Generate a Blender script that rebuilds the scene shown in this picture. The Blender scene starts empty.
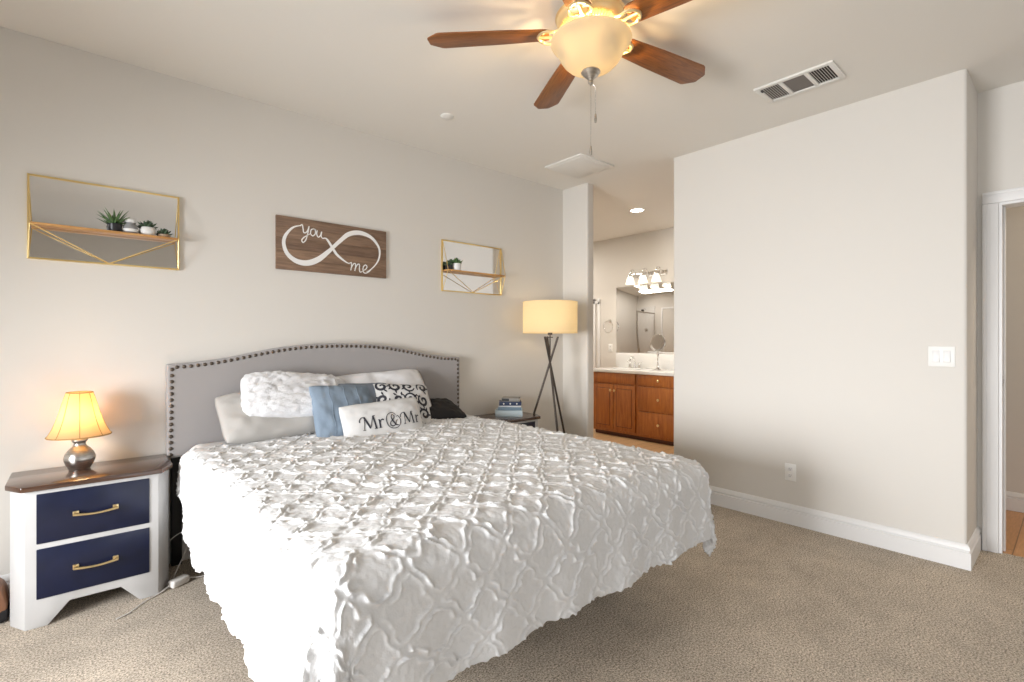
import bpy, bmesh, math, random
import numpy as np
from mathutils import Vector, Matrix

scene = bpy.context.scene
col = scene.collection
PI = math.pi
random.seed(7)
RNG = np.random.default_rng(11)

# ------------------------------------------------------------------ camera
CAM_H = 1.247
HEAD = 48.87
cam = bpy.data.objects.new('camera', bpy.data.cameras.new('camera'))
col.objects.link(cam)
cam.location = (0, 0, CAM_H)
cam.rotation_euler = (PI / 2, 0, math.radians(HEAD - 90))
cam.data.sensor_width = 36
cam.data.lens = 496 / 1024 * 36
cam.data.clip_start = 0.02
cam.data.clip_end = 100
scene.camera = cam

# ------------------------------------------------------------------ world, colour, big lights
scene.view_settings.view_transform = 'Standard'
scene.view_settings.look = 'None'
scene.view_settings.gamma = 1
scene.view_settings.use_curve_mapping = False
scene.view_settings.exposure = 0.04
w = bpy.data.worlds.new('world'); scene.world = w; w.use_nodes = True
w.node_tree.nodes['Background'].inputs[0].default_value = (0.75, 0.86, 1.0, 1)
w.node_tree.nodes['Background'].inputs[1].default_value = 1.0


def light(name, kind, loc, power, color=(1, 1, 1), size=None, sizey=None, rot=(0, 0, 0), radius=0.03, spread=180):
    d = bpy.data.lights.new(name, kind)
    d.energy = power; d.color = color
    if kind == 'AREA':
        d.shape = 'RECTANGLE'; d.size = size; d.size_y = sizey; d.spread = math.radians(spread)
    else:
        d.shadow_soft_size = radius
    o = bpy.data.objects.new(name, d); col.objects.link(o)
    o.location = loc; o.rotation_euler = rot
    return o


# daylight through the left wall window; near and rear windows are added for fill
light('window_daylight', 'AREA', (-2.23, 1.54, 1.10), 100, (0.955, 0.975, 1.0), 1.20, 1.30, (0, -PI / 2 + 0.22, 0), spread=107)
light('near_added_fill', 'AREA', (-2.23, -0.95, 0.88), 25, (0.955, 0.975, 1.0), 1.25, 1.30, (0, -PI / 2 + 0.22, 0), spread=110)  # made-up window, added to brighten right wall, carpet and bed foot
light('rear_added_fill', 'AREA', (1.2, -2.185, 1.45), 6, (0.99, 0.99, 1.0), 2.2, 1.3, (PI / 2, 0, 0))  # weak fill from an added, unseen window behind the camera


# ------------------------------------------------------------------ helpers
class B:
    """collects shapes into one mesh"""
    def __init__(s):
        s.bm = bmesh.new(); s.mi = 0

    def _faces(s, fs):
        for f in fs:
            f.material_index = s.mi

    def poly(s, verts, faces):
        vs = [s.bm.verts.new(v) for v in verts]
        out = []
        for f in faces:
            try:
                out.append(s.bm.faces.new([vs[i] for i in f]))
            except ValueError:
                pass
        s._faces(out)
        return vs

    def box(s, x0, x1, y0, y1, z0, z1, bev=0.0, seg=2, M=None):
        t = bmesh.new()
        bmesh.ops.create_cube(t, size=1)
        for v in t.verts:
            v.co = Vector(((x0 + x1) / 2 + v.co.x * (x1 - x0), (y0 + y1) / 2 + v.co.y * (y1 - y0), (z0 + z1) / 2 + v.co.z * (z1 - z0)))
        if bev:
            bmesh.ops.bevel(t, geom=t.edges[:], offset=bev, segments=seg, affect='EDGES', profile=0.5)
        s._merge(t, M)
        return s

    def _merge(s, t, M=None):
        if M is not None:
            bmesh.ops.transform(t, matrix=M, verts=t.verts)
        m = {}
        for v in t.verts:
            m[v] = s.bm.verts.new(v.co)
        fs = []
        for f in t.faces:
            try:
                fs.append(s.bm.faces.new([m[v] for v in f.verts]))
            except ValueError:
                pass
        s._faces(fs)
        t.free()

    def prism(s, pts, a0, a1, axis='z', bev=0.0, M=None):
        t = bmesh.new()
        def P(p, a):
            return (p[0], p[1], a) if axis == 'z' else ((p[0], a, p[1]) if axis == 'y' else (a, p[0], p[1]))
        lo = [t.verts.new(P(p, a0)) for p in pts]; hi = [t.verts.new(P(p, a1)) for p in pts]
        n = len(pts)
        t.faces.new(lo[::-1]); t.faces.new(hi)
        for i in range(n):
            t.faces.new((lo[i], lo[(i + 1) % n], hi[(i + 1) % n], hi[i]))
        bmesh.ops.recalc_face_normals(t, faces=t.faces)
        if bev:
            bmesh.ops.bevel(t, geom=t.edges[:], offset=bev, segments=2, affect='EDGES', profile=0.5)
        s._merge(t, M)
        return s

    def tube(s, pts, r, seg=10, closed=False):
        pts = [Vector(p) for p in pts]; n = len(pts)
        rs = r if isinstance(r, (list, tuple)) else [r] * n
        rings = []
        up = None
        for i, p in enumerate(pts):
            a = pts[(i - 1) % n] if (closed or i > 0) else p
            b = pts[(i + 1) % n] if (closed or i < n - 1) else p
            d = (b - a).normalized()
            if up is None:
                up = d.orthogonal().normalized()
            else:
                up = (up - d * up.dot(d))
                up = up.normalized() if up.length > 1e-6 else d.orthogonal().normalized()
            side = d.cross(up)
            rings.append([s.bm.verts.new(p + (up * math.cos(2 * PI * k / seg) + side * math.sin(2 * PI * k / seg)) * rs[i]) for k in range(seg)])
        fs = []
        for i in range(n if closed else n - 1):
            A, C = rings[i], rings[(i + 1) % n]
            for k in range(seg):
                fs.append(s.bm.faces.new((A[k], A[(k + 1) % seg], C[(k + 1) % seg], C[k])))
        if not closed:
            fs.append(s.bm.faces.new(rings[0][::-1])); fs.append(s.bm.faces.new(rings[-1]))
        s._faces(fs)
        return s

    def lathe(s, prof, seg=32, M=None, cap=True):
        t = bmesh.new(); rings = []
        for r, z in prof:
            if r < 1e-5:
                rings.append([t.verts.new((0, 0, z))])
            else:
                rings.append([t.verts.new((r * math.cos(2 * PI * k / seg), r * math.sin(2 * PI * k / seg), z)) for k in range(seg)])
        for A, C in zip(rings, rings[1:]):
            for k in range(seg):
                k2 = (k + 1) % seg
                if len(A) == 1 and len(C) == 1:
                    continue
                if len(A) == 1:
                    t.faces.new((A[0], C[k2], C[k]))
                elif len(C) == 1:
                    t.faces.new((A[k], A[k2], C[0]))
                else:
                    t.faces.new((A[k], A[k2], C[k2], C[k]))
        if cap:
            if len(rings[0]) > 1:
                t.faces.new(rings[0][::-1])
            if len(rings[-1]) > 1:
                t.faces.new(rings[-1])
        bmesh.ops.recalc_face_normals(t, faces=t.faces)
        s._merge(t, M)
        return s

    def sphere(s, c, r, seg=12, sc=(1, 1, 1)):
        t = bmesh.new()
        bmesh.ops.create_uvsphere(t, u_segments=seg, v_segments=max(6, seg // 2), radius=r)
        for v in t.verts:
            v.co = Vector((c[0] + v.co.x * sc[0], c[1] + v.co.y * sc[1], c[2] + v.co.z * sc[2]))
        s._merge(t)
        return s

    def ribbon(s, pts, fn, n=10, lift=0.0):
        """pts (x, y, width) smoothed, mapped to 3-D by fn(x, y)"""
        q = smooth_path(pts, n)
        L = []
        for i, (x, y, wd) in enumerate(q):
            a = q[max(0, i - 1)]; b = q[min(len(q) - 1, i + 1)]
            dx, dy = b[0] - a[0], b[1] - a[1]
            l = math.hypot(dx, dy) or 1
            nx, ny = -dy / l * wd / 2, dx / l * wd / 2
            L.append((s.bm.verts.new(fn(x + nx, y + ny)), s.bm.verts.new(fn(x, y)), s.bm.verts.new(fn(x - nx, y - ny))))
        fs = []
        for A, C in zip(L, L[1:]):
            fs.append(s.bm.faces.new((A[0], A[1], C[1], C[0])))
            fs.append(s.bm.faces.new((A[1], A[2], C[2], C[1])))
        s._faces(fs)
        return s

    def done(s, name, mats, parent=None, angle=40, loc=None, rot=None):
        me = bpy.data.meshes.new(name)
        s.bm.normal_update()
        s.bm.to_mesh(me); s.bm.free()
        for m in (mats if isinstance(mats, (list, tuple)) else [mats]):
            me.materials.append(m)
        return link_mesh(name, me, parent, angle, loc, rot)


def link_mesh(name, me, parent=None, angle=40, loc=None, rot=None):
    if len(me.polygons):
        me.polygons.foreach_set('use_smooth', [True] * len(me.polygons))
        if angle < 180:
            me.set_sharp_from_angle(angle=math.radians(angle))
    o = bpy.data.objects.new(name, me); col.objects.link(o)
    if parent is not None:
        o.parent = parent
    if loc is not None:
        o.location = loc
    if rot is not None:
        o.rotation_euler = rot
    return o


def smooth_path(pts, n=10):
    P = np.array(pts, float)
    if len(P) < 3:
        return [tuple(P[0] + (P[-1] - P[0]) * t) for t in np.linspace(0, 1, n)]
    Q = np.vstack([2 * P[0] - P[1], P, 2 * P[-1] - P[-2]])
    out = []
    for i in range(len(P) - 1):
        a, b, c, d = Q[i:i + 4]
        for t in np.linspace(0, 1, n, endpoint=False):
            out.append(tuple(0.5 * (2 * b + (c - a) * t + (2 * a - 5 * b + 4 * c - d) * t * t + (3 * b - 3 * c + d - a) * t ** 3)))
    out.append(tuple(P[-1]))
    return out


def tag(o, label=None, cat=None, group=None, kind=None):
    for k, v in (('label', label), ('category', cat), ('group', group), ('kind', kind)):
        if v:
            o[k] = v
    return o


def thing(name, label, cat, loc=(0, 0, 0), rotz=0.0, group=None):
    o = bpy.data.objects.new(name, None); col.objects.link(o)
    o.empty_display_size = 0.05
    o.location = loc; o.rotation_euler = (0, 0, rotz)
    return tag(o, label, cat, group)


def copy_thing(root, loc, label, rotz=None, group=None):
    r = root.copy(); col.objects.link(r); r.location = loc; r['label'] = label
    if rotz is not None:
        r.rotation_euler = (0, 0, rotz)
    if group:
        r['group'] = group
    def kids(src, dst):
        for ch in [o for o in bpy.data.objects if o.parent == src]:
            c = ch.copy(); col.objects.link(c); c.parent = dst
            kids(ch, c)
    kids(root, r)
    return r


def struct(b, name, mats, angle=40):
    o = b.done(name, mats, angle=angle)
    o['kind'] = 'structure'
    return o


# value noise on numpy arrays
_T = RNG.random((256, 256))
def vnoise(x, y):
    xi = np.floor(x).astype(int); yi = np.floor(y).astype(int)
    fx = x - xi; fy = y - yi
    fx = fx * fx * (3 - 2 * fx); fy = fy * fy * (3 - 2 * fy)
    g = lambda a, b: _T[a % 256, b % 256]
    return ((g(xi, yi) * (1 - fx) + g(xi + 1, yi) * fx) * (1 - fy) + (g(xi, yi + 1) * (1 - fx) + g(xi + 1, yi + 1) * fx) * fy) * 2 - 1


def grid_mesh(name, P, mat, parent=None, loc=None, rot=None, closed_pair=None):
    """P: (n, m, 3) array of points"""
    n, m, _ = P.shape
    idx = np.arange(n * m).reshape(n, m)
    q = np.stack([idx[:-1, :-1], idx[1:, :-1], idx[1:, 1:], idx[:-1, 1:]], -1).reshape(-1, 4)
    me = bpy.data.meshes.new(name)
    me.from_pydata(P.reshape(-1, 3).tolist(), [], q.tolist())
    me.materials.append(mat)
    return link_mesh(name, me, parent, 180, loc, rot)


# ------------------------------------------------------------------ materials
def mat(name, color, rough=0.5, metal=0.0, spec=None, bump=None, var=None, emis=None, emstr=0.0, sheen=0.0, trans=0.0, ior=1.45, coat=0.0, sub=0.0):
    m = bpy.data.materials.new(name); m.use_nodes = True
    nt = m.node_tree; p = nt.nodes['Principled BSDF']
    p.inputs['Base Color'].default_value = (*color, 1)
    p.inputs['Roughness'].default_value = rough
    p.inputs['Metallic'].default_value = metal
    if spec is not None:
        p.inputs['Specular IOR Level'].default_value = spec
    p.inputs['IOR'].default_value = ior
    if sheen:
        p.inputs['Sheen Weight'].default_value = sheen
    if coat:
        p.inputs['Coat Weight'].default_value = coat
        p.inputs['Coat Roughness'].default_value = 0.12
    if trans:
        p.inputs['Transmission Weight'].default_value = trans
    if emis:
        p.inputs['Emission Color'].default_value = (*emis, 1)
        p.inputs['Emission Strength'].default_value = emstr
    tc = nt.nodes.new('ShaderNodeTexCoord')
    if var:   # (scale, amount, stretch)
        sc, am, st = var
        mp = nt.nodes.new('ShaderNodeMapping'); mp.inputs['Scale'].default_value = st
        nz = nt.nodes.new('ShaderNodeTexNoise'); nz.inputs['Scale'].default_value = sc; nz.inputs['Detail'].default_value = 4
        cr = nt.nodes.new('ShaderNodeValToRGB')
        cr.color_ramp.elements[0].position = 0.3; cr.color_ramp.elements[1].position = 0.7
        cr.color_ramp.elements[0].color = (*[c * (1 - am) for c in color], 1)
        cr.color_ramp.elements[1].color = (*[min(1, c * (1 + am)) for c in color], 1)
        nt.links.new(tc.outputs['Object'], mp.inputs[0]); nt.links.new(mp.outputs[0], nz.inputs['Vector'])
        nt.links.new(nz.outputs['Fac'], cr.inputs[0]); nt.links.new(cr.outputs[0], p.inputs['Base Color'])
    if bump:  # (scale, strength, distance)
        nz = nt.nodes.new('ShaderNodeTexNoise'); nz.inputs['Scale'].default_value = bump[0]; nz.inputs['Detail'].default_value = 5
        bp = nt.nodes.new('ShaderNodeBump'); bp.inputs['Strength'].default_value = bump[1]; bp.inputs['Distance'].default_value = bump[2]
        nt.links.new(tc.outputs['Object'], nz.inputs['Vector'])
        nt.links.new(nz.outputs['Fac'], bp.inputs['Height']); nt.links.new(bp.outputs[0], p.inputs['Normal'])
    return m


def wood(name, dark, light_, scale=6, stretch=(1, 8, 8), rough=0.35, coat=0.0):
    m = bpy.data.materials.new(name); m.use_nodes = True
    nt = m.node_tree; p = nt.nodes['Principled BSDF']
    p.inputs['Roughness'].default_value = rough
    if coat:
        p.inputs['Coat Weight'].default_value = coat; p.inputs['Coat Roughness'].default_value = 0.1
    tc = nt.nodes.new('ShaderNodeTexCoord')
    mp = nt.nodes.new('ShaderNodeMapping'); mp.inputs['Scale'].default_value = stretch
    nz = nt.nodes.new('ShaderNodeTexNoise'); nz.inputs['Scale'].default_value = scale; nz.inputs['Detail'].default_value = 8
    nz.inputs['Roughness'].default_value = 0.65; nz.inputs['Distortion'].default_value = 0.6
    cr = nt.nodes.new('ShaderNodeValToRGB')
    cr.color_ramp.elements[0].position = 0.32; cr.color_ramp.elements[1].position = 0.68
    cr.color_ramp.elements[0].color = (*dark, 1); cr.color_ramp.elements[1].color = (*light_, 1)
    nt.links.new(tc.outputs['Object'], mp.inputs[0]); nt.links.new(mp.outputs[0], nz.inputs['Vector'])
    nt.links.new(nz.outputs['Fac'], cr.inputs[0]); nt.links.new(cr.outputs[0], p.inputs['Base Color'])
    return m


def shade_mat(name, color, tr_color, emis, emstr):
    """a lit lampshade: cloth or frosted glass that lets its bulb through"""
    m = bpy.data.materials.new(name); m.use_nodes = True
    nt = m.node_tree; nt.nodes.clear()
    out = nt.nodes.new('ShaderNodeOutputMaterial')
    d = nt.nodes.new('ShaderNodeBsdfDiffuse'); d.inputs[0].default_value = (*color, 1)
    t = nt.nodes.new('ShaderNodeBsdfTranslucent'); t.inputs[0].default_value = (*tr_color, 1)
    e = nt.nodes.new('ShaderNodeEmission'); e.inputs[0].default_value = (*emis, 1); e.inputs[1].default_value = emstr
    mx = nt.nodes.new('ShaderNodeMixShader'); mx.inputs[0].default_value = 0.5
    ad = nt.nodes.new('ShaderNodeAddShader')
    nt.links.new(d.outputs[0], mx.inputs[1]); nt.links.new(t.outputs[0], mx.inputs[2])
    nt.links.new(mx.outputs[0], ad.inputs[0]); nt.links.new(e.outputs[0], ad.inputs[1])
    nt.links.new(ad.outputs[0], out.inputs[0])
    return m


PAINT = (0.705, 0.672, 0.622)
M_wall = mat('wall_paint', PAINT, 0.75, bump=(90, 0.06, 0.004))
M_ceil = mat('ceiling_paint', (0.80, 0.765, 0.708), 0.85, bump=(70, 0.08, 0.004))
M_trim = mat('white_trim', (0.80, 0.79, 0.78), 0.4)
M_plate = mat('white_plastic', (0.86, 0.85, 0.82), 0.35)
M_slot = mat('dark_slot', (0.05, 0.05, 0.05), 0.6)
M_vent = mat('white_enamel', (0.78, 0.76, 0.72), 0.45)
M_ventdark = mat('duct_dark', (0.055, 0.05, 0.045), 0.8)
M_ventgrey = mat('duct_grey', (0.20, 0.18, 0.165), 0.8)
M_chrome = mat('chrome', (0.82, 0.82, 0.82), 0.12, 1.0)
M_nickel = mat('brushed_nickel', (0.50, 0.47, 0.43), 0.32, 1.0, var=(30, 0.25, (1, 1, 6)))
M_bronze = mat('dark_bronze', (0.085, 0.07, 0.06), 0.42, 0.7)
M_gold = mat('brushed_gold', (0.86, 0.66, 0.30), 0.28, 1.0)
M_brass = mat('brass', (0.80, 0.62, 0.33), 0.3, 1.0)
M_mirror = mat('mirror', (0.80, 0.80, 0.80), 0.01, 1.0)
M_navy = mat('navy_paint', (0.004, 0.0075, 0.030), 0.33, var=(12, 0.2, (1, 1, 1)))
M_white_paint = mat('distressed_white_paint', (0.53, 0.525, 0.52), 0.42, var=(14, 0.05, (1, 1, 0.3)))
M_linen = mat('grey_linen', (0.345, 0.325, 0.318), 0.9, bump=(420, 0.25, 0.002), var=(300, 0.07, (1, 1, 1)), sheen=0.2)
M_black_metal = mat('black_metal', (0.02, 0.02, 0.02), 0.5, 0.3)
M_mattress = mat('mattress_cloth', (0.72, 0.71, 0.70), 0.9, bump=(60, 0.1, 0.005))
M_sheet = mat('white_cotton_sheet', (0.84, 0.835, 0.83), 0.85, bump=(14, 0.18, 0.01))
M_spread = mat('white_tufted_cotton', (0.60, 0.595, 0.585), 0.92, bump=(260, 0.35, 0.003), sheen=0.1)
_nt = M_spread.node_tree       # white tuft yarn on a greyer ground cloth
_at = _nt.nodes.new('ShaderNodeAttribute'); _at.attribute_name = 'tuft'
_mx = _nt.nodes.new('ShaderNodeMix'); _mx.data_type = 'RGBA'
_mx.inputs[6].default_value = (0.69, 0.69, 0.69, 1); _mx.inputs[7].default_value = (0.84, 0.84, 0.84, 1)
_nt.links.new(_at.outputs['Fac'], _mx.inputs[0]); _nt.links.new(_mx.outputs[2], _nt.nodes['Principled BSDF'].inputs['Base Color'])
M_fluffy = mat('white_plush', (0.74, 0.735, 0.745), 0.95, bump=(180, 0.7, 0.006), sheen=0.4)
M_cream = mat('cream_cotton', (0.43, 0.41, 0.385), 0.9, bump=(25, 0.15, 0.006))
M_whitecase = mat('white_pillowcase', (0.74, 0.735, 0.745), 0.9, bump=(25, 0.15, 0.006))
M_tan = mat('tan_edge', (0.62, 0.46, 0.31), 0.9)
M_blue = mat('steel_blue_cotton', (0.205, 0.26, 0.325), 0.9, bump=(60, 0.25, 0.004), var=(9, 0.12, (1, 1, 1)))
M_bluegrey = mat('grey_blue_cotton', (0.17, 0.195, 0.235), 0.9, bump=(60, 0.25, 0.004))
M_canvas = mat('natural_canvas', (0.62, 0.61, 0.595), 0.92, bump=(300, 0.2, 0.002))
M_ink = mat('charcoal_ink', (0.035, 0.035, 0.045), 0.85)
M_black_fabric = mat('black_fabric', (0.014, 0.013, 0.014), 0.75, bump=(40, 0.3, 0.006))
M_nail = mat('antique_nail', (0.13, 0.105, 0.085), 0.35, 0.8)
M_walnut = wood('dark_walnut_top', (0.035, 0.016, 0.010), (0.105, 0.048, 0.026), 5, (1.2, 10, 10), 0.22, 0.5)
M_blade = wood('walnut_blade', (0.15, 0.047, 0.010), (0.33, 0.115, 0.024), 6, (1.4, 14, 14), 0.38)
M_cherry = wood('cherry_cabinet', (0.26, 0.070, 0.010), (0.45, 0.150, 0.026), 4, (8, 8, 1.0), 0.3, 0.3)
M_cherry_dark = wood('cherry_toe', (0.06, 0.015, 0.005), (0.09, 0.022, 0.007), 4, (8, 8, 1.0), 0.4)
M_shelfwood = wood('honey_wood', (0.42, 0.20, 0.06), (0.66, 0.36, 0.13), 5, (1.5, 12, 12), 0.4)
M_counter = mat('white_counter', (0.80, 0.79, 0.77), 0.15)
M_green = mat('leaf_green', (0.085, 0.16, 0.055), 0.5, var=(40, 0.4, (1, 1, 1)))
M_greendark = mat('leaf_dark', (0.05, 0.085, 0.045), 0.5, var=(40, 0.4, (1, 1, 1)))
M_pot_dark = mat('black_pot', (0.02, 0.02, 0.022), 0.35)
M_pot_white = mat('white_pot', (0.78, 0.77, 0.75), 0.4)
M_pot_tan = mat('tan_pot', (0.40, 0.29, 0.20), 0.5)
M_pot_clear = mat('smoky_glass', (0.30, 0.30, 0.30), 0.08)
M_glass = mat('clear_glass', (1, 1, 1), 0.02, trans=1.0, ior=1.45)
M_soil = mat('soil', (0.05, 0.035, 0.025), 0.95)
M_letters = mat('white_sign_paint', (0.86, 0.85, 0.83), 0.6)
M_cord = mat('white_cord', (0.72, 0.69, 0.65), 0.45)
M_leather = mat('brown_leather', (0.27, 0.13, 0.07), 0.45, bump=(40, 0.2, 0.004))
M_bulb = mat('lit_bulb', (1, 0.9, 0.7), 0.5, emis=(1, 0.86, 0.62), emstr=9.0)
M_can = mat('lit_downlight', (1, 1, 1), 0.5, emis=(1, 0.93, 0.8), emstr=14.0)
M_opal = mat('lit_opal_glass', (0.9, 0.88, 0.82), 0.4, emis=(1, 0.93, 0.82), emstr=0.75)
M_bowl = shade_mat('amber_alabaster_bowl', (0.60, 0.52, 0.38), (0.050, 0.040, 0.025), (1.0, 0.82, 0.50), 0.21)
M_tshade = shade_mat('table_lampshade_cloth', (0.70, 0.50, 0.28), (0.90, 0.62, 0.32), (1.0, 0.58, 0.20), 0.05)
M_fshade = shade_mat('floor_lampshade_linen', (0.80, 0.66, 0.42), (0.95, 0.80, 0.52), (1.0, 0.76, 0.40), 0.14)
M_shadetrim = mat('shade_binding', (0.46, 0.27, 0.10), 0.8)
M_tile = mat('shower_tile', (0.72, 0.70, 0.67), 0.25)
M_ivory = mat('antique_ivory_gold', (0.78, 0.62, 0.34), 0.35, 0.6)


def carpet_mat():
    m = bpy.data.materials.new('taupe_carpet'); m.use_nodes = True
    nt = m.node_tree; p = nt.nodes['Principled BSDF']; L = nt.links.new
    p.inputs['Roughness'].default_value = 1.0
    p.inputs['Specular IOR Level'].default_value = 0.05
    p.inputs['Sheen Weight'].default_value = 0.15
    tc = nt.nodes.new('ShaderNodeTexCoord')
    def noise(scale, detail=3, rough=0.6):
        n = nt.nodes.new('ShaderNodeTexNoise'); n.inputs['Scale'].default_value = scale
        n.inputs['Detail'].default_value = detail; n.inputs['Roughness'].default_value = rough
        L(tc.outputs['Object'], n.inputs['Vector']); return n
    fine = noise(135, 5, 0.85); mid = noise(9, 4, 0.6); big = noise(1.6, 3)
    cr = nt.nodes.new('ShaderNodeValToRGB')
    e = cr.color_ramp.elements
    e[0].position = 0.40; e[0].color = (0.12, 0.092, 0.066, 1)
    e[1].position = 0.61; e[1].color = (0.88, 0.76, 0.62, 1)
    e2 = cr.color_ramp.elements.new(0.5); e2.color = (0.515, 0.437, 0.345, 1)
    L(fine.outputs['Fac'], cr.inputs[0])
    m1 = nt.nodes.new('ShaderNodeMix'); m1.data_type = 'RGBA'; m1.blend_type = 'MULTIPLY'; m1.inputs[0].default_value = 1
    c2 = nt.nodes.new('ShaderNodeValToRGB')
    c2.color_ramp.elements[0].position = 0.3; c2.color_ramp.elements[0].color = (0.72, 0.71, 0.70, 1)
    c2.color_ramp.elements[1].position = 0.7; c2.color_ramp.elements[1].color = (1.1, 1.1, 1.1, 1)
    ad = nt.nodes.new('ShaderNodeMath'); ad.operation = 'ADD'
    mu = nt.nodes.new('ShaderNodeMath'); mu.operation = 'MULTIPLY'; mu.inputs[1].default_value = 0.5
    L(mid.outputs['Fac'], ad.inputs[0]); L(big.outputs['Fac'], ad.inputs[1]); L(ad.outputs[0], mu.inputs[0]); L(mu.outputs[0], c2.inputs[0])
    L(cr.outputs[0], m1.inputs[6]); L(c2.outputs[0], m1.inputs[7])
    L(m1.outputs[2], p.inputs['Base Color'])
    bp = nt.nodes.new('ShaderNodeBump'); bp.inputs['Strength'].default_value = 0.4; bp.inputs['Distance'].default_value = 0.007
    L(fine.outputs['Fac'], bp.inputs['Height']); L(bp.outputs[0], p.inputs['Normal'])
    return m


def plank_floor(name, a, b, rough=0.35, width=0.13):
    m = bpy.data.materials.new(name); m.use_nodes = True
    nt = m.node_tree; p = nt.nodes['Principled BSDF']; L = nt.links.new
    p.inputs['Roughness'].default_value = rough
    tc = nt.nodes.new('ShaderNodeTexCoord')
    br = nt.nodes.new('ShaderNodeTexBrick')
    br.inputs['Scale'].default_value = 1.0
    br.inputs['Brick Width'].default_value = 1.2; br.inputs['Row Height'].default_value = width
    br.inputs['Mortar Size'].default_value = 0.003
    br.inputs['Color1'].default_value = (*a, 1); br.inputs['Color2'].default_value = (*b, 1)
    br.inputs['Mortar'].default_value = (*[c * 0.45 for c in a], 1)
    L(tc.outputs['Object'], br.inputs['Vector'])
    nz = nt.nodes.new('ShaderNodeTexNoise'); nz.inputs['Scale'].default_value = 12
    mp = nt.nodes.new('ShaderNodeMapping'); mp.inputs['Scale'].default_value = (1, 9, 1)
    L(tc.outputs['Object'], mp.inputs[0]); L(mp.outputs[0], nz.inputs['Vector'])
    mx = nt.nodes.new('ShaderNodeMix'); mx.data_type = 'RGBA'; mx.blend_type = 'OVERLAY'; mx.inputs[0].default_value = 0.3
    L(br.outputs['Color'], mx.inputs[6]); L(nz.outputs['Fac'], mx.inputs[7]); L(mx.outputs[2], p.inputs['Base Color'])
    return m


M_carpet = carpet_mat()
M_hallfloor = plank_floor('hall_wood_floor', (0.52, 0.25, 0.09), (0.60, 0.31, 0.13))
M_bathfloor = plank_floor('bath_floor', (0.58, 0.36, 0.18), (0.64, 0.41, 0.22))

# ------------------------------------------------------------------ room shell
H = 2.74
W1Y = 3.37            # headboard wall
W2X = 3.66            # wall on the right
STX = 3.61            # wing wall beside the bathroom opening
XL, YB = -2.18, -2.2   # unseen left and rear walls
DX = 4.08             # wall with the doorway
BX = 5.87             # bathroom back wall


def rnd_rect(x0, x1, y0, y1, corners=(), r=0.018, n=5):
    """rectangle polygon with chosen corners rounded: 'll','lr','ur','ul'"""
    out = []
    for key, cx, cy, a0 in (('ll', x0, y0, 180), ('lr', x1, y0, 270), ('ur', x1, y1, 0), ('ul', x0, y1, 90)):
        if key in corners:
            ox = cx + r if 'l' == key[1] else cx - r
            oy = cy + r if 'l' == key[0] else cy - r
            for k in range(n + 1):
                a = math.radians(a0 + 90 * k / n)
                out.append((ox + r * math.cos(a), oy + r * math.sin(a)))
        else:
            out.append((cx, cy))
    return out


b = B(); b.box(XL, DX + 0.02, YB, W1Y, -0.06, 0.0)
struct(b, 'floor_carpet', M_carpet)
b = B(); b.box(2.0, BX, W1Y + 0.12, 6.5, -0.06, -0.004); b.box(DX + 0.02, BX, 1.5, W1Y + 0.12, -0.06, -0.004)
b.box(W2X + 0.10, DX + 0.02, 2.19, W1Y + 0.12, -0.06, 0.004)
struct(b, 'floor_bathroom', M_bathfloor)
b = B(); b.box(DX + 0.02, 5.3, -2.2, 1.38, -0.06, -0.002)
struct(b, 'floor_hall', M_hallfloor)
b = B(); b.box(XL - 0.12, BX + 0.12, YB - 0.12, 6.6, H, H + 0.1)
struct(b, 'ceiling', M_ceil)
b = B(); b.box(XL - 0.12, STX + 0.02, W1Y, W1Y + 0.12, 0, H)
struct(b, 'wall_headboard', M_wall)
b = B(); b.prism(rnd_rect(STX, STX + 0.10, 3.055, W1Y + 0.12, ('ll', 'lr')), 0, H)
struct(b, 'wall_wing', M_wall)
b = B(); b.prism(rnd_rect(W2X, W2X + 0.12, 0.407, 2.19, ('ll', 'ul', 'ur')), 0, H)
b.box(W2X + 0.12, DX + 0.12, 0.407, 0.52, 0, H)
struct(b, 'wall_right', M_wall)
b = B()  # wall with the doorway
b.box(DX, DX + 0.12, 0.315, 0.407, 0, H); b.box(DX, DX + 0.12, -0.52, 0.315, 2.06, H); b.box(DX, DX + 0.12, YB, -0.52, 0, H)
struct(b, 'wall_doorway', M_wall)
b = B()  # left wall round its window and the added near opening
for y0, y1 in ((YB, -1.62), (-0.28, 0.87), (2.21, W1Y)):
    b.box(XL - 0.12, XL, y0, y1, 0, H)
for y0, y1, z0, z1 in ((0.87, 2.21, 0.46, 1.78), (-1.62, -0.28, 0.23, 1.57)):
    b.box(XL - 0.12, XL, y0, y1, 0, z0); b.box(XL - 0.12, XL, y0, y1, z1, H)
struct(b, 'wall_left', M_wall)
b = B()  # rear wall round the opening added for fill light
b.box(XL - 0.12, 0.08, YB - 0.12, YB, 0, H); b.box(2.32, DX + 0.12, YB - 0.12, YB, 0, H)
b.box(0.08, 2.32, YB - 0.12, YB, 0, 0.78); b.box(0.08, 2.32, YB - 0.12, YB, 2.12, H)
struct(b, 'wall_rear', M_wall)
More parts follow.
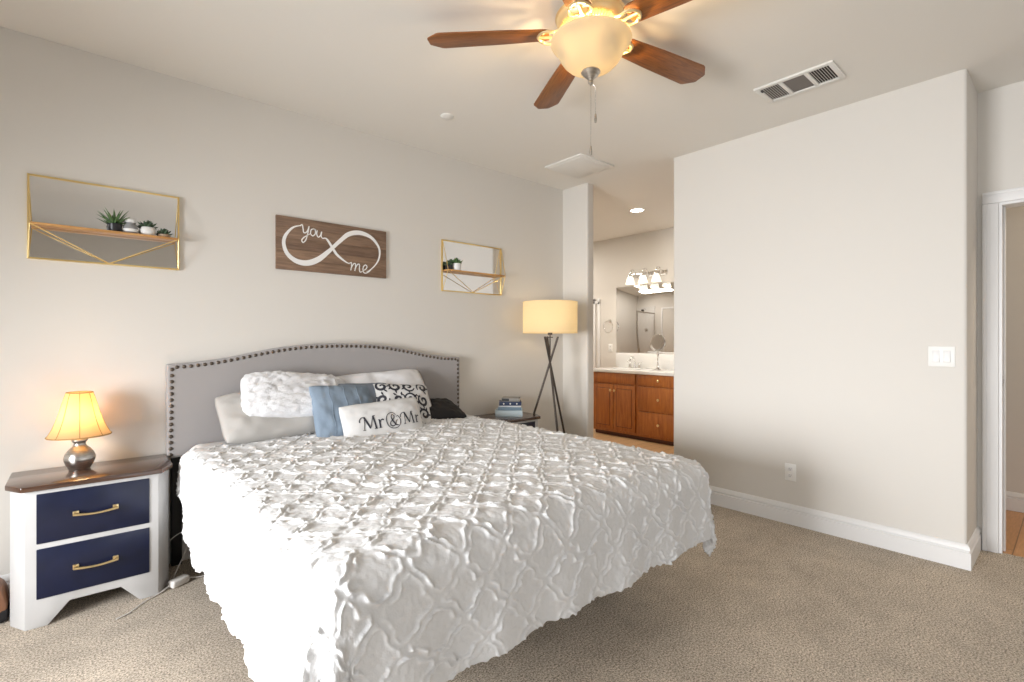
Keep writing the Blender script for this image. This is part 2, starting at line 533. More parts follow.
for nm, bx in (('window_1', ((XL - 0.09, XL - 0.05), (0.87, 2.21), (0.46, 1.78))), ('added_window_near', ((XL - 0.09, XL - 0.05), (-1.62, -0.28), (0.23, 1.57))), ('added_window_rear', ((0.08, 2.32), (YB - 0.09, YB - 0.05), (0.78, 2.12)))):  # near left and rear frames belong to windows added for fill light
    (x0, x1), (y0, y1), (z0, z1) = bx
    b = B(); b.box(x0, x1, y0, y1, z0, z0 + 0.05); b.box(x0, x1, y0, y1, z1 - 0.05, z1)
    if x1 - x0 < 0.1:
        for yy in (y0, (y0 + y1) / 2 - 0.025, y1 - 0.05):
            b.box(x0, x1, yy, yy + 0.05, z0, z1)
    else:
        for xx in (x0, (x0 + x1) / 2 - 0.025, x1 - 0.05):
            b.box(xx, xx + 0.05, y0, y1, z0, z1)
    struct(b, nm, M_trim)
# bathroom and hall shell
b = B(); b.box(BX, BX + 0.12, 0.52, 6.5, 0, H); struct(b, 'wall_bathroom_back', M_wall)
b = B(); b.box(STX + 0.02, STX + 0.10, W1Y + 0.12, 6.3, 0, H); struct(b, 'wall_bathroom_side', M_wall)
b = B(); b.box(STX, BX, 6.3, 6.42, 0, H); struct(b, 'wall_bathroom_end', M_wall)
b = B(); b.box(W2X + 0.12, BX, 1.38, 1.5, 0, H); struct(b, 'wall_bathroom_near', M_wall)
b = B(); b.box(5.18, 5.30, -2.2, 1.38, 0, H); struct(b, 'wall_hall', M_wall)
b = B(); b.box(DX + 0.12, 5.3, -2.32, -2.2, 0, H); struct(b, 'wall_hall_end', M_wall)


def base_profile():
    return [(0, 0), (0.019, 0), (0.019, 0.090), (0.011, 0.094), (0.011, 0.100), (0.016, 0.105), (0.013, 0.120), (0.005, 0.132), (0, 0.135)]


def baseboard(name, p0, p1, nrm, cap0=0.0, cap1=0.0):
    p0 = Vector((*p0, 0)); p1 = Vector((*p1, 0)); n = Vector((*nrm, 0)); d = (p1 - p0).normalized()
    pr = base_profile(); vs = []
    for P, c in ((p0, cap0), (p1, cap1)):
        for o, z in pr:
            vs.append(P + n * o + d * (c * o) + Vector((0, 0, z)))
    k = len(pr)
    f = [(i, (i + 1) % k, k + (i + 1) % k, k + i) for i in range(k)] + [tuple(range(k))[::-1], tuple(range(k, 2 * k))]
    b = B(); b.poly(vs, f); bmesh.ops.recalc_face_normals(b.bm, faces=b.bm.faces)
    return struct(b, name, M_trim, 25)


baseboard('baseboard_headboard', (XL, W1Y), (STX, W1Y), (0, -1), 0, -1)
baseboard('baseboard_right', (W2X, 0.407), (W2X, 2.19), (-1, 0), -1, 1)
baseboard('baseboard_return', (W2X, 0.407), (DX, 0.407), (0, -1), -1, -1)
baseboard('baseboard_wing', (STX, 3.055), (STX, W1Y), (-1, 0), -1, -1)
baseboard('baseboard_hall', (5.18, -2.2), (5.18, 1.38), (-1, 0))
baseboard('baseboard_left', (XL, YB), (XL, W1Y), (1, 0))

# door casing and jamb
b = B()
b.box(DX - 0.018, DX, 0.315, 0.384, 0, 2.059, 0.003); b.box(DX - 0.024, DX - 0.017, 0.366, 0.3835, 0, 2.059, 0.002)
b.box(DX - 0.0182, DX, -0.59, 0.384, 2.06, 2.128, 0.003); b.box(DX - 0.024, DX - 0.017, -0.589, 0.3835, 2.11, 2.1275, 0.002)
b.box(DX - 0.018, DX, -0.59, -0.52, 0, 2.059, 0.003)
struct(b, 'trim_1', M_trim)
b = B()
b.box(DX - 0.004, DX + 0.124, 0.300, 0.3155, 0, 2.06); b.box(DX - 0.004, DX + 0.124, -0.52, -0.505, 0, 2.06); b.box(DX - 0.004, DX + 0.124, -0.505, 0.300, 2.045, 2.06)
b.box(DX + 0.05, DX + 0.09, 0.290, 0.300, 0, 2.045, 0.002)
struct(b, 'trim_2', M_trim)
t = thing('strike_plate', 'small metal strike plate on the white door jamb', 'strike plate', (DX + 0.028, 0.2995, 1.01))
b = B(); b.box(-0.014, 0.014, -0.0018, 0.0, -0.03, 0.03, 0.0006); b.done('plate', M_nickel, t)
b = B(); b.box(-0.007, 0.007, -0.0022, -0.0015, -0.013, 0.013); b.done('latch_hole', M_slot, t)

# ------------------------------------------------------------------ ceiling fittings
t = thing('ceiling_vent', 'long white ceiling register with louvres and a grey middle', 'vent', (3.13, 1.068, H))
L_, W_ = 0.205, 0.12
b = B()
for (x0, x1, y0, y1) in ((-W_, W_, -L_, -L_ + 0.028), (-W_, W_, L_ - 0.028, L_), (-W_, -W_ + 0.026, -L_ + 0.0282, L_ - 0.0282), (W_ - 0.026, W_, -L_ + 0.0282, L_ - 0.0282), (-W_ + 0.0262, W_ - 0.0262, -0.078, -0.056), (-W_ + 0.0262, W_ - 0.0262, 0.056, 0.078)):
    b.box(x0, x1, y0, y1, -0.012, 0.0, 0.0015)
b.done('frame', M_vent, t)
b = B(); b.box(-W_ + 0.02, W_ - 0.02, -L_ + 0.02, -0.06, -0.003, -0.0005); b.done('duct_opening', M_ventdark, t)
b = B(); b.box(-W_ + 0.02, W_ - 0.02, 0.06, L_ - 0.02, -0.003, -0.0005); b.done('duct_opening', M_ventgrey, t)
b = B(); b.box(-W_ + 0.02, W_ - 0.02, -0.062, 0.062, -0.005, -0.0005)
b.done('damper_panel', M_ventgrey, t)
for sgn in (-1, 1):
    for i in range(8):
        y = sgn * (0.088 + i * 0.0128)
        b = B(); b.box(-W_ + 0.02, W_ - 0.02, -0.0009, 0.0009, -0.005, 0.005, M=Matrix.Translation((0, y, -0.0075)) @ Matrix.Rotation(-0.62, 4, 'X'))
        b.done('louvre', M_vent, t)
b = B(); b.box(-0.09, -0.07, 0.165, 0.176, -0.02, -0.008, 0.002); b.done('lever', M_slot, t)

t = thing('access_panel', 'plain white square panel on ceiling above the bathroom opening', 'ceiling panel', (3.215, 2.807, H))
b = B(); b.box(-0.215, 0.215, -0.205, 0.205, -0.014, 0, 0.004); b.done('frame', M_vent, t)
b = B(); b.box(-0.185, 0.185, -0.175, 0.175, -0.018, -0.012, 0.003); b.done('cover', M_vent, t)

b = B(); b.lathe([(0, -0.014), (0.03, -0.013), (0.042, -0.006), (0.044, 0)], 28)
o = b.done('smoke_detector', M_vent, loc=(1.84, 2.763, H)); tag(o, 'small round white disc on the ceiling above the sign', 'detector')
t = thing('recessed_light', 'lit round downlight in the bathroom ceiling', 'downlight', (4.79, 3.32, H))
b = B(); b.lathe([(0.095, -0.001), (0.095, -0.006), (0.075, -0.008), (0.073, -0.001)], 32, cap=False); b.done('trim_ring', M_vent, t)
b = B(); b.lathe([(0, -0.003), (0.074, -0.003), (0.074, -0.001)], 32, cap=False); b.done('lens', M_can, t)
light('downlight_lamp', 'AREA', (4.79, 3.32, H - 0.02), 15, (1, 0.9, 0.76), 0.14, 0.14)
b = B(); b.lathe([(0, -0.012), (0.10, -0.011), (0.13, -0.005), (0.132, 0)], 36)
o = b.done('round_ceiling_vent', M_vent, loc=(4.36, 4.52, H)); tag(o, 'round pale disc on bathroom ceiling by the wing wall', 'vent')

# ------------------------------------------------------------------ switch and outlets
t = thing('light_switch', 'white double rocker light switch plate on the right wall', 'light switch', (W2X, 0.513, 1.16))
b = B(); b.box(-0.006, 0, -0.058, 0.058, -0.057, 0.057, 0.003); b.done('plate', M_plate, t)
for y in (-0.024, 0.024):
    b = B(); b.box(-0.0035, 0.0035, -0.0165, 0.0165, -0.033, 0.033, 0.002, M=Matrix.Translation((-0.0075, y, 0)) @ Matrix.Rotation(0.07, 4, 'Y'))
    b.done('rocker', M_trim, t)


def outlet(label, loc):
    t = thing('wall_outlet', label, 'outlet', loc)
    b = B(); b.box(-0.005, 0, -0.036, 0.036, -0.058, 0.058, 0.0025); b.done('plate', M_plate, t)
    for z in (-0.022, 0.022):
        b = B(); b.box(-0.007, -0.004, -0.016, 0.016, z - 0.014, z + 0.014, 0.002); r = b.done('receptacle', M_trim, t)
        b = B()
        for y in (-0.006, 0.006):
            b.box(-0.0075, -0.0065, y - 0.001, y + 0.001, z - 0.002, z + 0.007)
        b.box(-0.0075, -0.0065, -0.002, 0.002, z - 0.009, z - 0.005)
        b.done('slot', M_slot, r)
    return t


outlet('white duplex outlet low on the right wall above the baseboard', (W2X, 1.30, 0.352))

# ------------------------------------------------------------------ ceiling fan
FC = (1.714, 1.43)
t = thing('ceiling_fan', 'ceiling fan with walnut blades and a glowing amber glass bowl', 'ceiling fan', (FC[0], FC[1], H))
fan = t
b = B(); b.lathe([(0.105, 0), (0.105, -0.012), (0.09, -0.028), (0.075, -0.032)], 40); b.done('canopy', M_ivory, t)
b = B()
b.lathe([(0.075, -0.026), (0.12, -0.034), (0.148, -0.05), (0.152, -0.075), (0.146, -0.095), (0.128, -0.112), (0.11, -0.120), (0.07, -0.124)], 56)
b.lathe([(0.150, -0.053), (0.158, -0.058), (0.150, -0.063)], 56, cap=False)
mh = b.done('motor_housing', M_ivory, t)
for k in range(60):   # pierced band under the motor
    if k % 12 == 0:
        b = B()
    a = 2 * PI * k / 60
    if (k % 12) < 8:
        p0 = Vector((0.140 * math.cos(a), 0.140 * math.sin(a), -0.1025)); p1 = Vector((0.112 * math.cos(a), 0.112 * math.sin(a), -0.1205))
        b.tube([p0, p1], 0.0026, 6)
    if k % 12 == 11:
        b.done('vent_grille', M_gold, mh)
BL = [62 + 72 * k for k in range(5)]
BZ = -0.124
for k, deg in enumerate(BL):
    R = Matrix.Rotation(math.radians(deg), 4, 'Z')
    # bracket
    b = B()
    for s in (-1, 1):
        pts = [R @ Vector(p) for p in ((0.10, s * 0.012, -0.112), (0.135, s * 0.020, -0.118), (0.165, s * 0.040, BZ - 0.012), (0.195, s * 0.046, BZ - 0.012), (0.222, s * 0.030, BZ - 0.010), (0.235, 0, BZ - 0.009))]
        b.tube(smooth_path([tuple(p) for p in pts], 6), 0.0065, 8)
        b.sphere(tuple(R @ Vector((0.212, s * 0.034, BZ - 0.011))), 0.008, 8)
    b.tube([R @ Vector((0.10, 0, -0.116)), R @ Vector((0.16, 0, BZ - 0.010)), R @ Vector((0.235, 0, BZ - 0.009))], 0.007, 8)
    br = b.done('blade_bracket', M_ivory, t)
    # blade
    out = [(0.185, -0.046), (0.205, -0.055), (0.40, -0.067), (0.672, -0.076), (0.684, -0.072), (0.730, -0.034), (0.734, -0.027), (0.734, 0.027), (0.730, 0.034), (0.684, 0.072), (0.672, 0.076), (0.40, 0.067), (0.205, 0.055), (0.185, 0.046)]
    b = B()
    b.prism(out, -0.003, 0.003, bev=0.0012)
    o = b.done('blade', M_blade, t)
    o.location = (0, 0, BZ); o.rotation_euler = Matrix.to_euler((R @ Matrix.Rotation(math.radians(-9), 4, 'X')))
# light kit
b = B(); b.lathe([(0.06, -0.120), (0.085, -0.128), (0.09, -0.140), (0.06, -0.15), (0.02, -0.152), (0.012, -0.16), (0.012, -0.33)], 32); b.done('light_fitter', M_ivory, t)
b = B()
bowl_prof = [(0.170, -0.158), (0.177, -0.160), (0.179, -0.165), (0.175, -0.173), (0.164, -0.184), (0.153, -0.197), (0.145, -0.213), (0.136, -0.232), (0.122, -0.253), (0.102, -0.272), (0.075, -0.287), (0.045, -0.295), (0.012, -0.298)]
b.lathe(bowl_prof, 64, cap=False)
b.done('glass_bowl', M_bowl, t, 180)
b = B(); b.lathe([(0.0, -0.288), (0.040, -0.294), (0.043, -0.300), (0.034, -0.312), (0.018, -0.326), (0.010, -0.337), (0.012, -0.346), (0.006, -0.355), (0, -0.358)], 28); b.done('finial', M_nickel, t)
for nm, dx, dy, z1 in (('pull_chain', 0.0, 0.0, -0.635), ('pull_chain', 0.018, -0.012, -0.49)):
    b = B()
    if dx:
        b.tube([(0.004, -0.003, -0.345), (dx, dy, -0.365), (dx, dy, z1)], 0.0014, 6)
    else:
        b.tube([(0, 0, -0.355), (dx, dy, z1)], 0.0014, 6)
    c = b.done(nm, M_nickel, t)
    b = B(); b.lathe([(0, z1 + 0.012), (0.004, z1 + 0.006), (0.0065, z1 - 0.018), (0.005, z1 - 0.03), (0, z1 - 0.034)], 12, M=Matrix.Translation((dx, dy, 0))); b.done('fob', M_nickel, c)
for k in range(3):
    a = math.radians(20 + 120 * k)
    b = B(); b.sphere((0.085 * math.cos(a), 0.085 * math.sin(a), -0.205), 0.024, 12, (1, 1, 1.1)); b.done('bulb', M_bulb, t)
    light('fan_bulb_lamp', 'POINT', (FC[0] + 0.06 * math.cos(a), FC[1] + 0.06 * math.sin(a), H - 0.180), 5.6, (1.0, 0.70, 0.36), radius=0.012)

# ------------------------------------------------------------------ bed
BXL, BXR = 0.40, 2.28          # mattress sides
BY0, BY1 = 1.17, 3.27          # foot, head
ZT = 0.670
bed = thing('bed_frame', 'king bed frame with grey upholstered nailhead headboard', 'bed', (1.34, 2.2, 0))
bo = Vector((1.34, 2.2, 0))


def hb_top(x):
    u = abs(x - 1.335) / 0.97
    pts = [(0, 1.232), (0.15, 1.230), (0.3, 1.221), (0.45, 1.200), (0.6, 1.168), (0.75, 1.138), (0.88, 1.122), (1.0, 1.118), (1.2, 1.118)]
    xs, ys = zip(*pts)
    return float(np.interp(u, xs, ys))


hx = np.linspace(0.365, 2.315, 90)
hz = np.array([hb_top(x) for x in hx])
hz = np.convolve(np.pad(hz, 6, mode='edge'), np.ones(13) / 13, 'valid')
out = [(x - bo.x, z) for x, z in zip(hx, hz)] + [(2.315 - bo.x, 0.60), (0.365 - bo.x, 0.60)]
b = B(); b.prism(out, 3.29 - bo.y, 3.362 - bo.y, 'y', bev=0.010)
hb = b.done('headboard', M_linen, bed, 15)
# nailhead trim
b = B()
path = [(0.380, 0.62)] + [(x, z - 0.019) for x, z in zip(hx, hz) if 0.380 <= x <= 2.300] + [(2.300, 0.62)]
seglen = [math.hypot(q[0] - p[0], q[1] - p[1]) for p, q in zip(path, path[1:])]
tot = sum(seglen); cnt = int(tot / 0.0335); cum = np.concatenate([[0], np.cumsum(seglen)])
for k in range(cnt + 1):
    s_ = tot * k / cnt
    px_ = np.interp(s_, cum, [p[0] for p in path]); pz_ = np.interp(s_, cum, [p[1] for p in path])
    b.sphere((px_ - bo.x, 3.289 - bo.y, pz_), 0.0105, 8, (1, 0.55, 1))
b.done('nailhead_trim', M_nail, hb)
for x in (0.385, 2.245):
    b = B(); b.box(x - bo.x, x + 0.05 - bo.x, 3.30 - bo.y, 3.35 - bo.y, 0.0, 0.66, 0.004); b.done('headboard_post', M_black_metal, bed)
b = B()
b.box(0.54 - bo.x, 0.58 - bo.x, 1.42 - bo.y, 3.30 - bo.y, 0.20, 0.275, 0.004); b.box(2.10 - bo.x, 2.14 - bo.x, 1.42 - bo.y, 3.30 - bo.y, 0.20, 0.275, 0.004)
for y in (1.42, 1.9, 2.4, 2.9, 3.24):
    b.box(0.54 - bo.x, 2.14 - bo.x, y - bo.y, y + 0.04 - bo.y, 0.23, 0.275, 0.003)
b.done('side_rail', M_black_metal, bed)
for x in (0.56, 2.12):
    for y in (1.6, 3.1):
        b = B(); b.lathe([(0.022, 0.0), (0.022, 0.012), (0.014, 0.02), (0.018, 0.21)], 14, M=Matrix.Translation((x - bo.x, y - bo.y, 0))); b.done('leg', M_black_metal, bed)

mt = thing('mattress', 'mattress corner in a pale sheet under the bedspread', 'mattress', (1.34, 2.22, 0.275))
b = B(); b.box(-0.90, 0.90, -1.01, 1.04, 0.0, 0.375, 0.07, 5); b.done('mattress_body', M_mattress, mt)
for sx in (-0.90, 0.90):
    b = B(); b.tube([(sx, -0.93, 0.06), (sx, 0.95, 0.06)], 0.006, 6); b.done('piping', M_sheet, mt)


# bedspread: flat cloth (s, t) folded over the mattress, tufted trellis raised from it
def bedspread():
    res = 0.0048
    rE = 0.105                       # edge rounding
    xl, xr, y0 = 0.393 + rE, 2.298 - rE, 1.145 + rE      # inner rectangle
    y1 = 3.10
    drop = 0.425                     # cloth beyond the inner rectangle
    ns = int((xr - xl + 2 * drop + 0.06) / res); nt_ = int((y1 - y0 + drop) / res)
    a = np.linspace(0, 1, ns); c = np.linspace(0, 1, nt_)
    A, C = np.meshgrid(a, c, indexing='ij')
    T = y1 - C * (y1 - y0 + drop)                 # cloth coordinate along the bed
    # side hems rise towards the head, and wander
    up = np.clip((T - 2.80) / 0.36, 0, 1); up = up * up * (3 - 2 * up)
    dl = drop + 0.03 - 0.20 * up + 0.016 * vnoise(T * 9, T * 0 + 3.3) + 0.007 * vnoise(T * 55, T * 0 + 7)
    dr = drop - 0.02 * up + 0.016 * vnoise(T * 9, T * 0 + 13.3) + 0.007 * vnoise(T * 55, T * 0 + 17)
    S = (xl - dl) + A * (xr + dr - xl + dl)
    T = T - C ** 6 * (0.012 * vnoise(S * 8, S * 0 + 23.3) + 0.006 * vnoise(S * 55, S * 0 + 27))
    qx = np.clip(S, xl, xr); qy = np.maximum(T, y0)
    dx = S - qx; dy = T - qy
    d0 = np.hypot(dx, dy)
    m0 = np.maximum(np.abs(dx), np.abs(dy))
    d = np.where(d0 > m0, m0 + 0.64 * (d0 - m0), d0)      # the cloth corner is cut round
    dd = np.where(d0 < 1e-9, 1, d0)
    nx, ny = dx / dd, dy / dd
    arc = rE * PI / 2
    th = np.clip(d, 0, arc) / rE
    rest = np.maximum(d - arc, 0)
    corner = np.abs(nx * ny) * 2
    ang = np.arctan2(ny, nx)
    # hanging folds, strongest at the two foot corners
    along = np.where(np.abs(nx) > np.abs(ny), T, S)
    fold = (0.010 * np.sin(along * 2 * PI / 0.31 + 1.2) + 0.008 * vnoise(along * 5, d * 2)) * np.minimum(rest / 0.25, 1)
    fold = fold * (1 - corner) + corner * (0.024 * np.sin(ang * 9 + 0.6)) * np.minimum(rest / 0.2, 1.4)
    outw = rE * np.sin(th) + rest * (0.03 + 0.02 * corner) + fold
    Z = ZT + 0.015 - rE * (1 - np.cos(th)) - rest * 0.992
    crown = 0.014 * np.clip((S - xl) / 0.5, 0, 1) * np.clip((xr - S) / 0.5, 0, 1)
    wr = 0.010 * vnoise(S * 2.3, T * 2.3 + 40) + 0.004 * vnoise(S * 6, T * 6 + 70)
    top = np.clip(1 - d / 0.12, 0, 1)
    Z = Z + (crown + wr) * top
    Z = np.maximum(Z, 0.02)
    P = np.stack([qx + nx * outw, qy + ny * outw, Z], -1)
    # normals
    gu = np.gradient(P, axis=0); gv = np.gradient(P, axis=1)
    N = np.cross(gv, gu); N /= np.linalg.norm(N, axis=-1, keepdims=True) + 1e-12
    # trellis of tufted double lines
    W, Pd = 0.086, 0.178
    ws = S + 0.020 * vnoise(S * 6.3, T * 6.3 + 5) + 0.006 * vnoise(S * 13, T * 13 + 5) + 0.004 * vnoise(S * 24, T * 24 + 15)
    wt = T + 0.034 * vnoise(S * 5 + 50, T * 5 + 9) + 0.008 * vnoise(S * 13 + 50, T * 13 + 9) + 0.004 * vnoise(S * 24 + 5, T * 24 + 35)
    k0 = int(np.floor(S.min() / W)) - 1; k1 = int(np.ceil(S.max() / W)) + 1
    best = np.full_like(S, 9.0)
    for k in range(k0, k1 + 1):
        ph = 0 if k % 2 == 0 else PI
        arg = wt * 2 * PI / Pd + ph
        cx = k * W + W * 0.46 * np.cos(arg) + W * 0.10 * np.cos(3 * arg)
        sl = 2 * PI / Pd * W * (0.46 * np.sin(arg) + 0.30 * np.sin(3 * arg))
        best = np.minimum(best, np.abs(ws - cx) / np.sqrt(1 + sl * sl))
    ruff = 0.62 + 0.7 * vnoise(S * 38, T * 38 + 11) + 0.35 * vnoise(S * 85, T * 85)
    best = best + 0.0022 * vnoise(S * 62 + 3, T * 62) + 0.0012 * vnoise(S * 130, T * 130 + 8)
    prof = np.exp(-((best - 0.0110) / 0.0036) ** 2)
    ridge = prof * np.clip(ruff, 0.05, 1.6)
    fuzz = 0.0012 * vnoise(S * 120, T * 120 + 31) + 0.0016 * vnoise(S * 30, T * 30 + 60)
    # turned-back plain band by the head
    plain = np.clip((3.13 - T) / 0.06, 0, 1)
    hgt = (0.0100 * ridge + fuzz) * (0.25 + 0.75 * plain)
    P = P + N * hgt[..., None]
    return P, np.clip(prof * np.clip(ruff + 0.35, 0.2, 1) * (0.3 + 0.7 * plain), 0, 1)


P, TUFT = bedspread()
_n = np.cross(P[5, 100] - P[4, 100], P[4, 101] - P[4, 100])
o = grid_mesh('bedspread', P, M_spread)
if (o.data.polygons[(P.shape[0] // 2) * (P.shape[1] - 1) + 100].normal.z < 0):
    o.data.flip_normals()
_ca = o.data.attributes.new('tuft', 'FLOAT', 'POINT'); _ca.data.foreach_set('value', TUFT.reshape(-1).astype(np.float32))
tag(o, 'white tufted trellis bedspread draped over the bed', 'bedspread')
sm = o.modifiers.new('thickness', 'SOLIDIFY'); sm.thickness = 0.006; sm.offset = -1
# white sheet band across the head end
def sheet_band():
    n, m = 150, 40
    s = np.linspace(0.435, 2.255, n); tt = np.linspace(3.26, 2.98, m)
    S, T = np.meshgrid(s, tt, indexing='ij')
    e = np.minimum(S - 0.435, 2.255 - S)
    Z = ZT - 0.004 - 0.075 * np.clip(1 - e / 0.08, 0, 1) ** 2 + 0.005 * vnoise(S * 9, T * 5) - 0.02 * np.clip((3.05 - T) / 0.06, 0, 1)
    return np.stack([S, T, Z], -1)
o = grid_mesh('flat_sheet', sheet_band(), M_sheet)
tag(o, 'smooth white sheet across the head end under the pillows', 'sheet')
sm = o.modifiers.new('thickness', 'SOLIDIFY'); sm.thickness = 0.004


# ------------------------------------------------------------------ pillows
def pillow_fn(w, h, t, pinch=0.06, ex=2.6, seed=0, wrinkle=0.004, fuzz=0.0, rnd=0.10):
    """returns f(u, v, side): point of a cushion, u v in -1..1; local x right, y up, z out"""
    def f(u, v, side=1):
        u = np.asarray(u, float); v = np.asarray(v, float)
        ou = 1 - pinch * (1 - np.abs(v) ** 2); ov = 1 - pinch * (1 - np.abs(u) ** 2)
        x = u * w / 2 * (1 - (1 - ou) * np.abs(u) ** 2); y = v * h / 2 * (1 - (1 - ov) * np.abs(v) ** 2)
        x = x * np.sqrt(1 - rnd * v ** 4); y = y * np.sqrt(1 - rnd * u ** 4)
        prof = np.clip(1 - np.abs(u) ** ex, 0, 1) ** 0.5 * np.clip(1 - np.abs(v) ** ex, 0, 1) ** 0.5
        z = side * (t / 2 * prof ** 0.85)
        e = np.clip(prof * 2, 0, 1)
        r = np.hypot(u, v)
        wn = wrinkle * (vnoise(u * 3 + seed * 7.1 + 20, v * 3 + seed) + 0.7 * vnoise(u * 7 + seed * 3.3 + 20, v * 5 + side * 3))
        z = z + side * e * wn
        if fuzz:
            z = z + side * e * fuzz * vnoise(x * 70 + seed + 50, y * 70 + 50) + side * e * fuzz * 0.7 * vnoise(x * 150 + 9, y * 150 + 90)
            x = x + fuzz * 0.6 * vnoise(y * 90 + 70, x * 40 + 5) * (1 - e)
            y = y + fuzz * 0.6 * vnoise(x * 90 + 170, y * 40 + 5) * (1 - e)
        return np.stack([x, y, z], -1)
    return f


def cush_mesh(name, f, mat_, parent=None, n=48, seam=0.0):
    g = np.linspace(-1, 1, n)
    # denser near the rim
    g = np.sign(g) * (1 - (1 - np.abs(g)) ** 1.35)
    U, V = np.meshgrid(g, g, indexing='ij')
    A = f(U, V, 1); Bk = f(U, V, -1)
    idx = np.arange(n * n).reshape(n, n)
    q = np.stack([idx[:-1, :-1], idx[1:, :-1], idx[1:, 1:], idx[:-1, 1:]], -1).reshape(-1, 4)
    rim = np.zeros((n, n), bool); rim[0] = rim[-1] = True; rim[:, 0] = rim[:, -1] = True
    back = np.where(rim, idx, idx + n * n)
    q2 = np.stack([back[:-1, :-1], back[:-1, 1:], back[1:, 1:], back[1:, :-1]], -1).reshape(-1, 4)
    me = bpy.data.meshes.new(name)
    me.from_pydata(np.vstack([A.reshape(-1, 3), Bk.reshape(-1, 3)]).tolist(), [], np.vstack([q, q2]).tolist())
    bmm = bmesh.new(); bmm.from_mesh(me)
    bmesh.ops.delete(bmm, geom=[v for v in bmm.verts if not v.link_faces], context='VERTS')
    bmm.to_mesh(me); bmm.free()
    me.materials.append(mat_)
    return link_mesh(name, me, parent, 180)


def pillow(name, label, cat, loc, lean, roll, yaw, w, h, t, mat_, group=None, **kw):
    """lean: degrees back from upright; roll: turn in its own plane; yaw about z"""
    r = thing(name, label, cat, loc)
    R = Matrix.Rotation(math.radians(yaw), 3, 'Z') @ Matrix.Rotation(math.radians(90 - lean), 3, 'X') @ Matrix.Rotation(math.radians(roll), 3, 'Z')
    r.rotation_euler = R.to_euler()
    f = pillow_fn(w, h, t, **kw)
    body = cush_mesh('cushion_body', f, mat_, r)
    return r, f, body


G = 'pillows on the bed'
r, f, _ = pillow('pillow', 'cream pillow lying lowest against the headboard, under the fluffy white one', 'pillow', (0.935, 3.135, 0.812), 50, 0, 2, 0.72, 0.36, 0.16, M_cream, G, seed=1, pinch=0.03, ex=3.2, wrinkle=0.008)
b = B(); b.tube(smooth_path([tuple(f(-1.0, v)) for v in np.linspace(-0.95, 0.95, 12)], 3), 0.003, 6); b.done('hem', M_cream, r)
r, f, _ = pillow('plush_pillow', 'fluffy white plush pillow leaning on the headboard above the cream one', 'pillow', (1.005, 3.120, 0.912), 42, -7, 2, 0.64, 0.33, 0.17, M_fluffy, G, seed=2, pinch=0.02, ex=3.0, fuzz=0.008, rnd=0.22)
r, f, _ = pillow('pillow', 'smooth white pillow behind the black and white scroll cushion', 'pillow', (1.575, 3.155, 0.858), 34, 3, -3, 0.70, 0.40, 0.17, M_whitecase, G, seed=3, pinch=0.03, ex=3.2, wrinkle=0.007)
b = B()
for v0, v1 in zip(np.linspace(-0.96, 0.96, 13), np.linspace(-0.96, 0.96, 13)[1:]):
    q = [Vector(f(1.0, v0)), Vector(f(1.0, v1)), Vector(f(0.93, v1)), Vector(f(0.93, v0))]
    for k in (2, 3):
        q[k] = q[k] + Vector((0.004, 0, 0.004))
    for k in (0, 1):
        q[k] = q[k] + Vector((0.006, 0, 0))
    b.poly(q, [(0, 1, 2, 3)])
b.done('open_end', M_tan, r)
r, f, _ = pillow('throw_pillow', 'steel blue square cushion left of the lettered pillow', 'cushion', (1.225, 2.955, 0.800), 30, -3, 3, 0.40, 0.40, 0.14, M_blue, G, seed=4, wrinkle=0.006)
b = B()
for u0 in (-0.5, -0.05, 0.4):
    b.tube(smooth_path([tuple(np.array(f(u0 + 0.02 * math.sin(v * 9), v)) + np.array([0, 0, 0.0005])) for v in np.linspace(-0.93, 0.93, 16)], 2), 0.0022, 6)
b.done('pleat', M_blue, r)
r, f, _ = pillow('throw_pillow', 'slate grey cushion peeking out between the blue and the scroll cushions', 'cushion', (1.39, 3.025, 0.830), 30, -2, -2, 0.36, 0.33, 0.13, M_bluegrey, G, seed=8, wrinkle=0.004)
# damask cushion
r, f, _ = pillow('throw_pillow', 'white cushion with black scrollwork right of the blue cushion', 'cushion', (1.612, 2.955, 0.790), 28, -5, -6, 0.41, 0.38, 0.14, M_canvas, G, seed=5)
b = B()
def on_f(ff, w_, h_, lift=0.0018):
    def m(x, y):
        p = np.array(ff(np.clip(x / (w_ / 2), -0.985, 0.985), np.clip(y / (h_ / 2), -0.985, 0.985), 1)); p[2] += lift
        return tuple(p)
    return m
mp_ = on_f(f, 0.41, 0.38)
def spiral(cx, cy, r0, turns, a0, sgn, wd, n=16):
    pts = []
    for i in range(n):
        q = i / (n - 1); a = a0 + sgn * q * turns * 2 * PI; rr = r0 * (1 - 0.85 * q)
        pts.append((cx + rr * math.cos(a), cy + rr * math.sin(a), wd * (0.6 + 0.9 * math.sin(PI * q))))
    return pts
rs = random.Random(5)
for gx in (-0.14, -0.045, 0.05, 0.145):
    for gy in (-0.14, -0.045, 0.05, 0.145):
        x = gx + rs.uniform(-.01, .01); y = gy + rs.uniform(-.01, .01)
        s_ = rs.choice((-1, 1))
        b.ribbon(spiral(x, y, 0.044, 1.3, rs.uniform(0, 6.28), s_, 0.013), mp_, 4)
        a = rs.uniform(0, 6.28)
        for j in range(3):
            aa = a + j * 1.1
            b.ribbon([(x + 0.03 * math.cos(aa), y + 0.03 * math.sin(aa), 0.003), (x + 0.045 * math.cos(aa + 0.25), y + 0.045 * math.sin(aa + 0.25), 0.013), (x + 0.06 * math.cos(aa + 0.3), y + 0.06 * math.sin(aa + 0.3), 0.001)], mp_, 4)
b.done('scroll_print', M_ink, r)
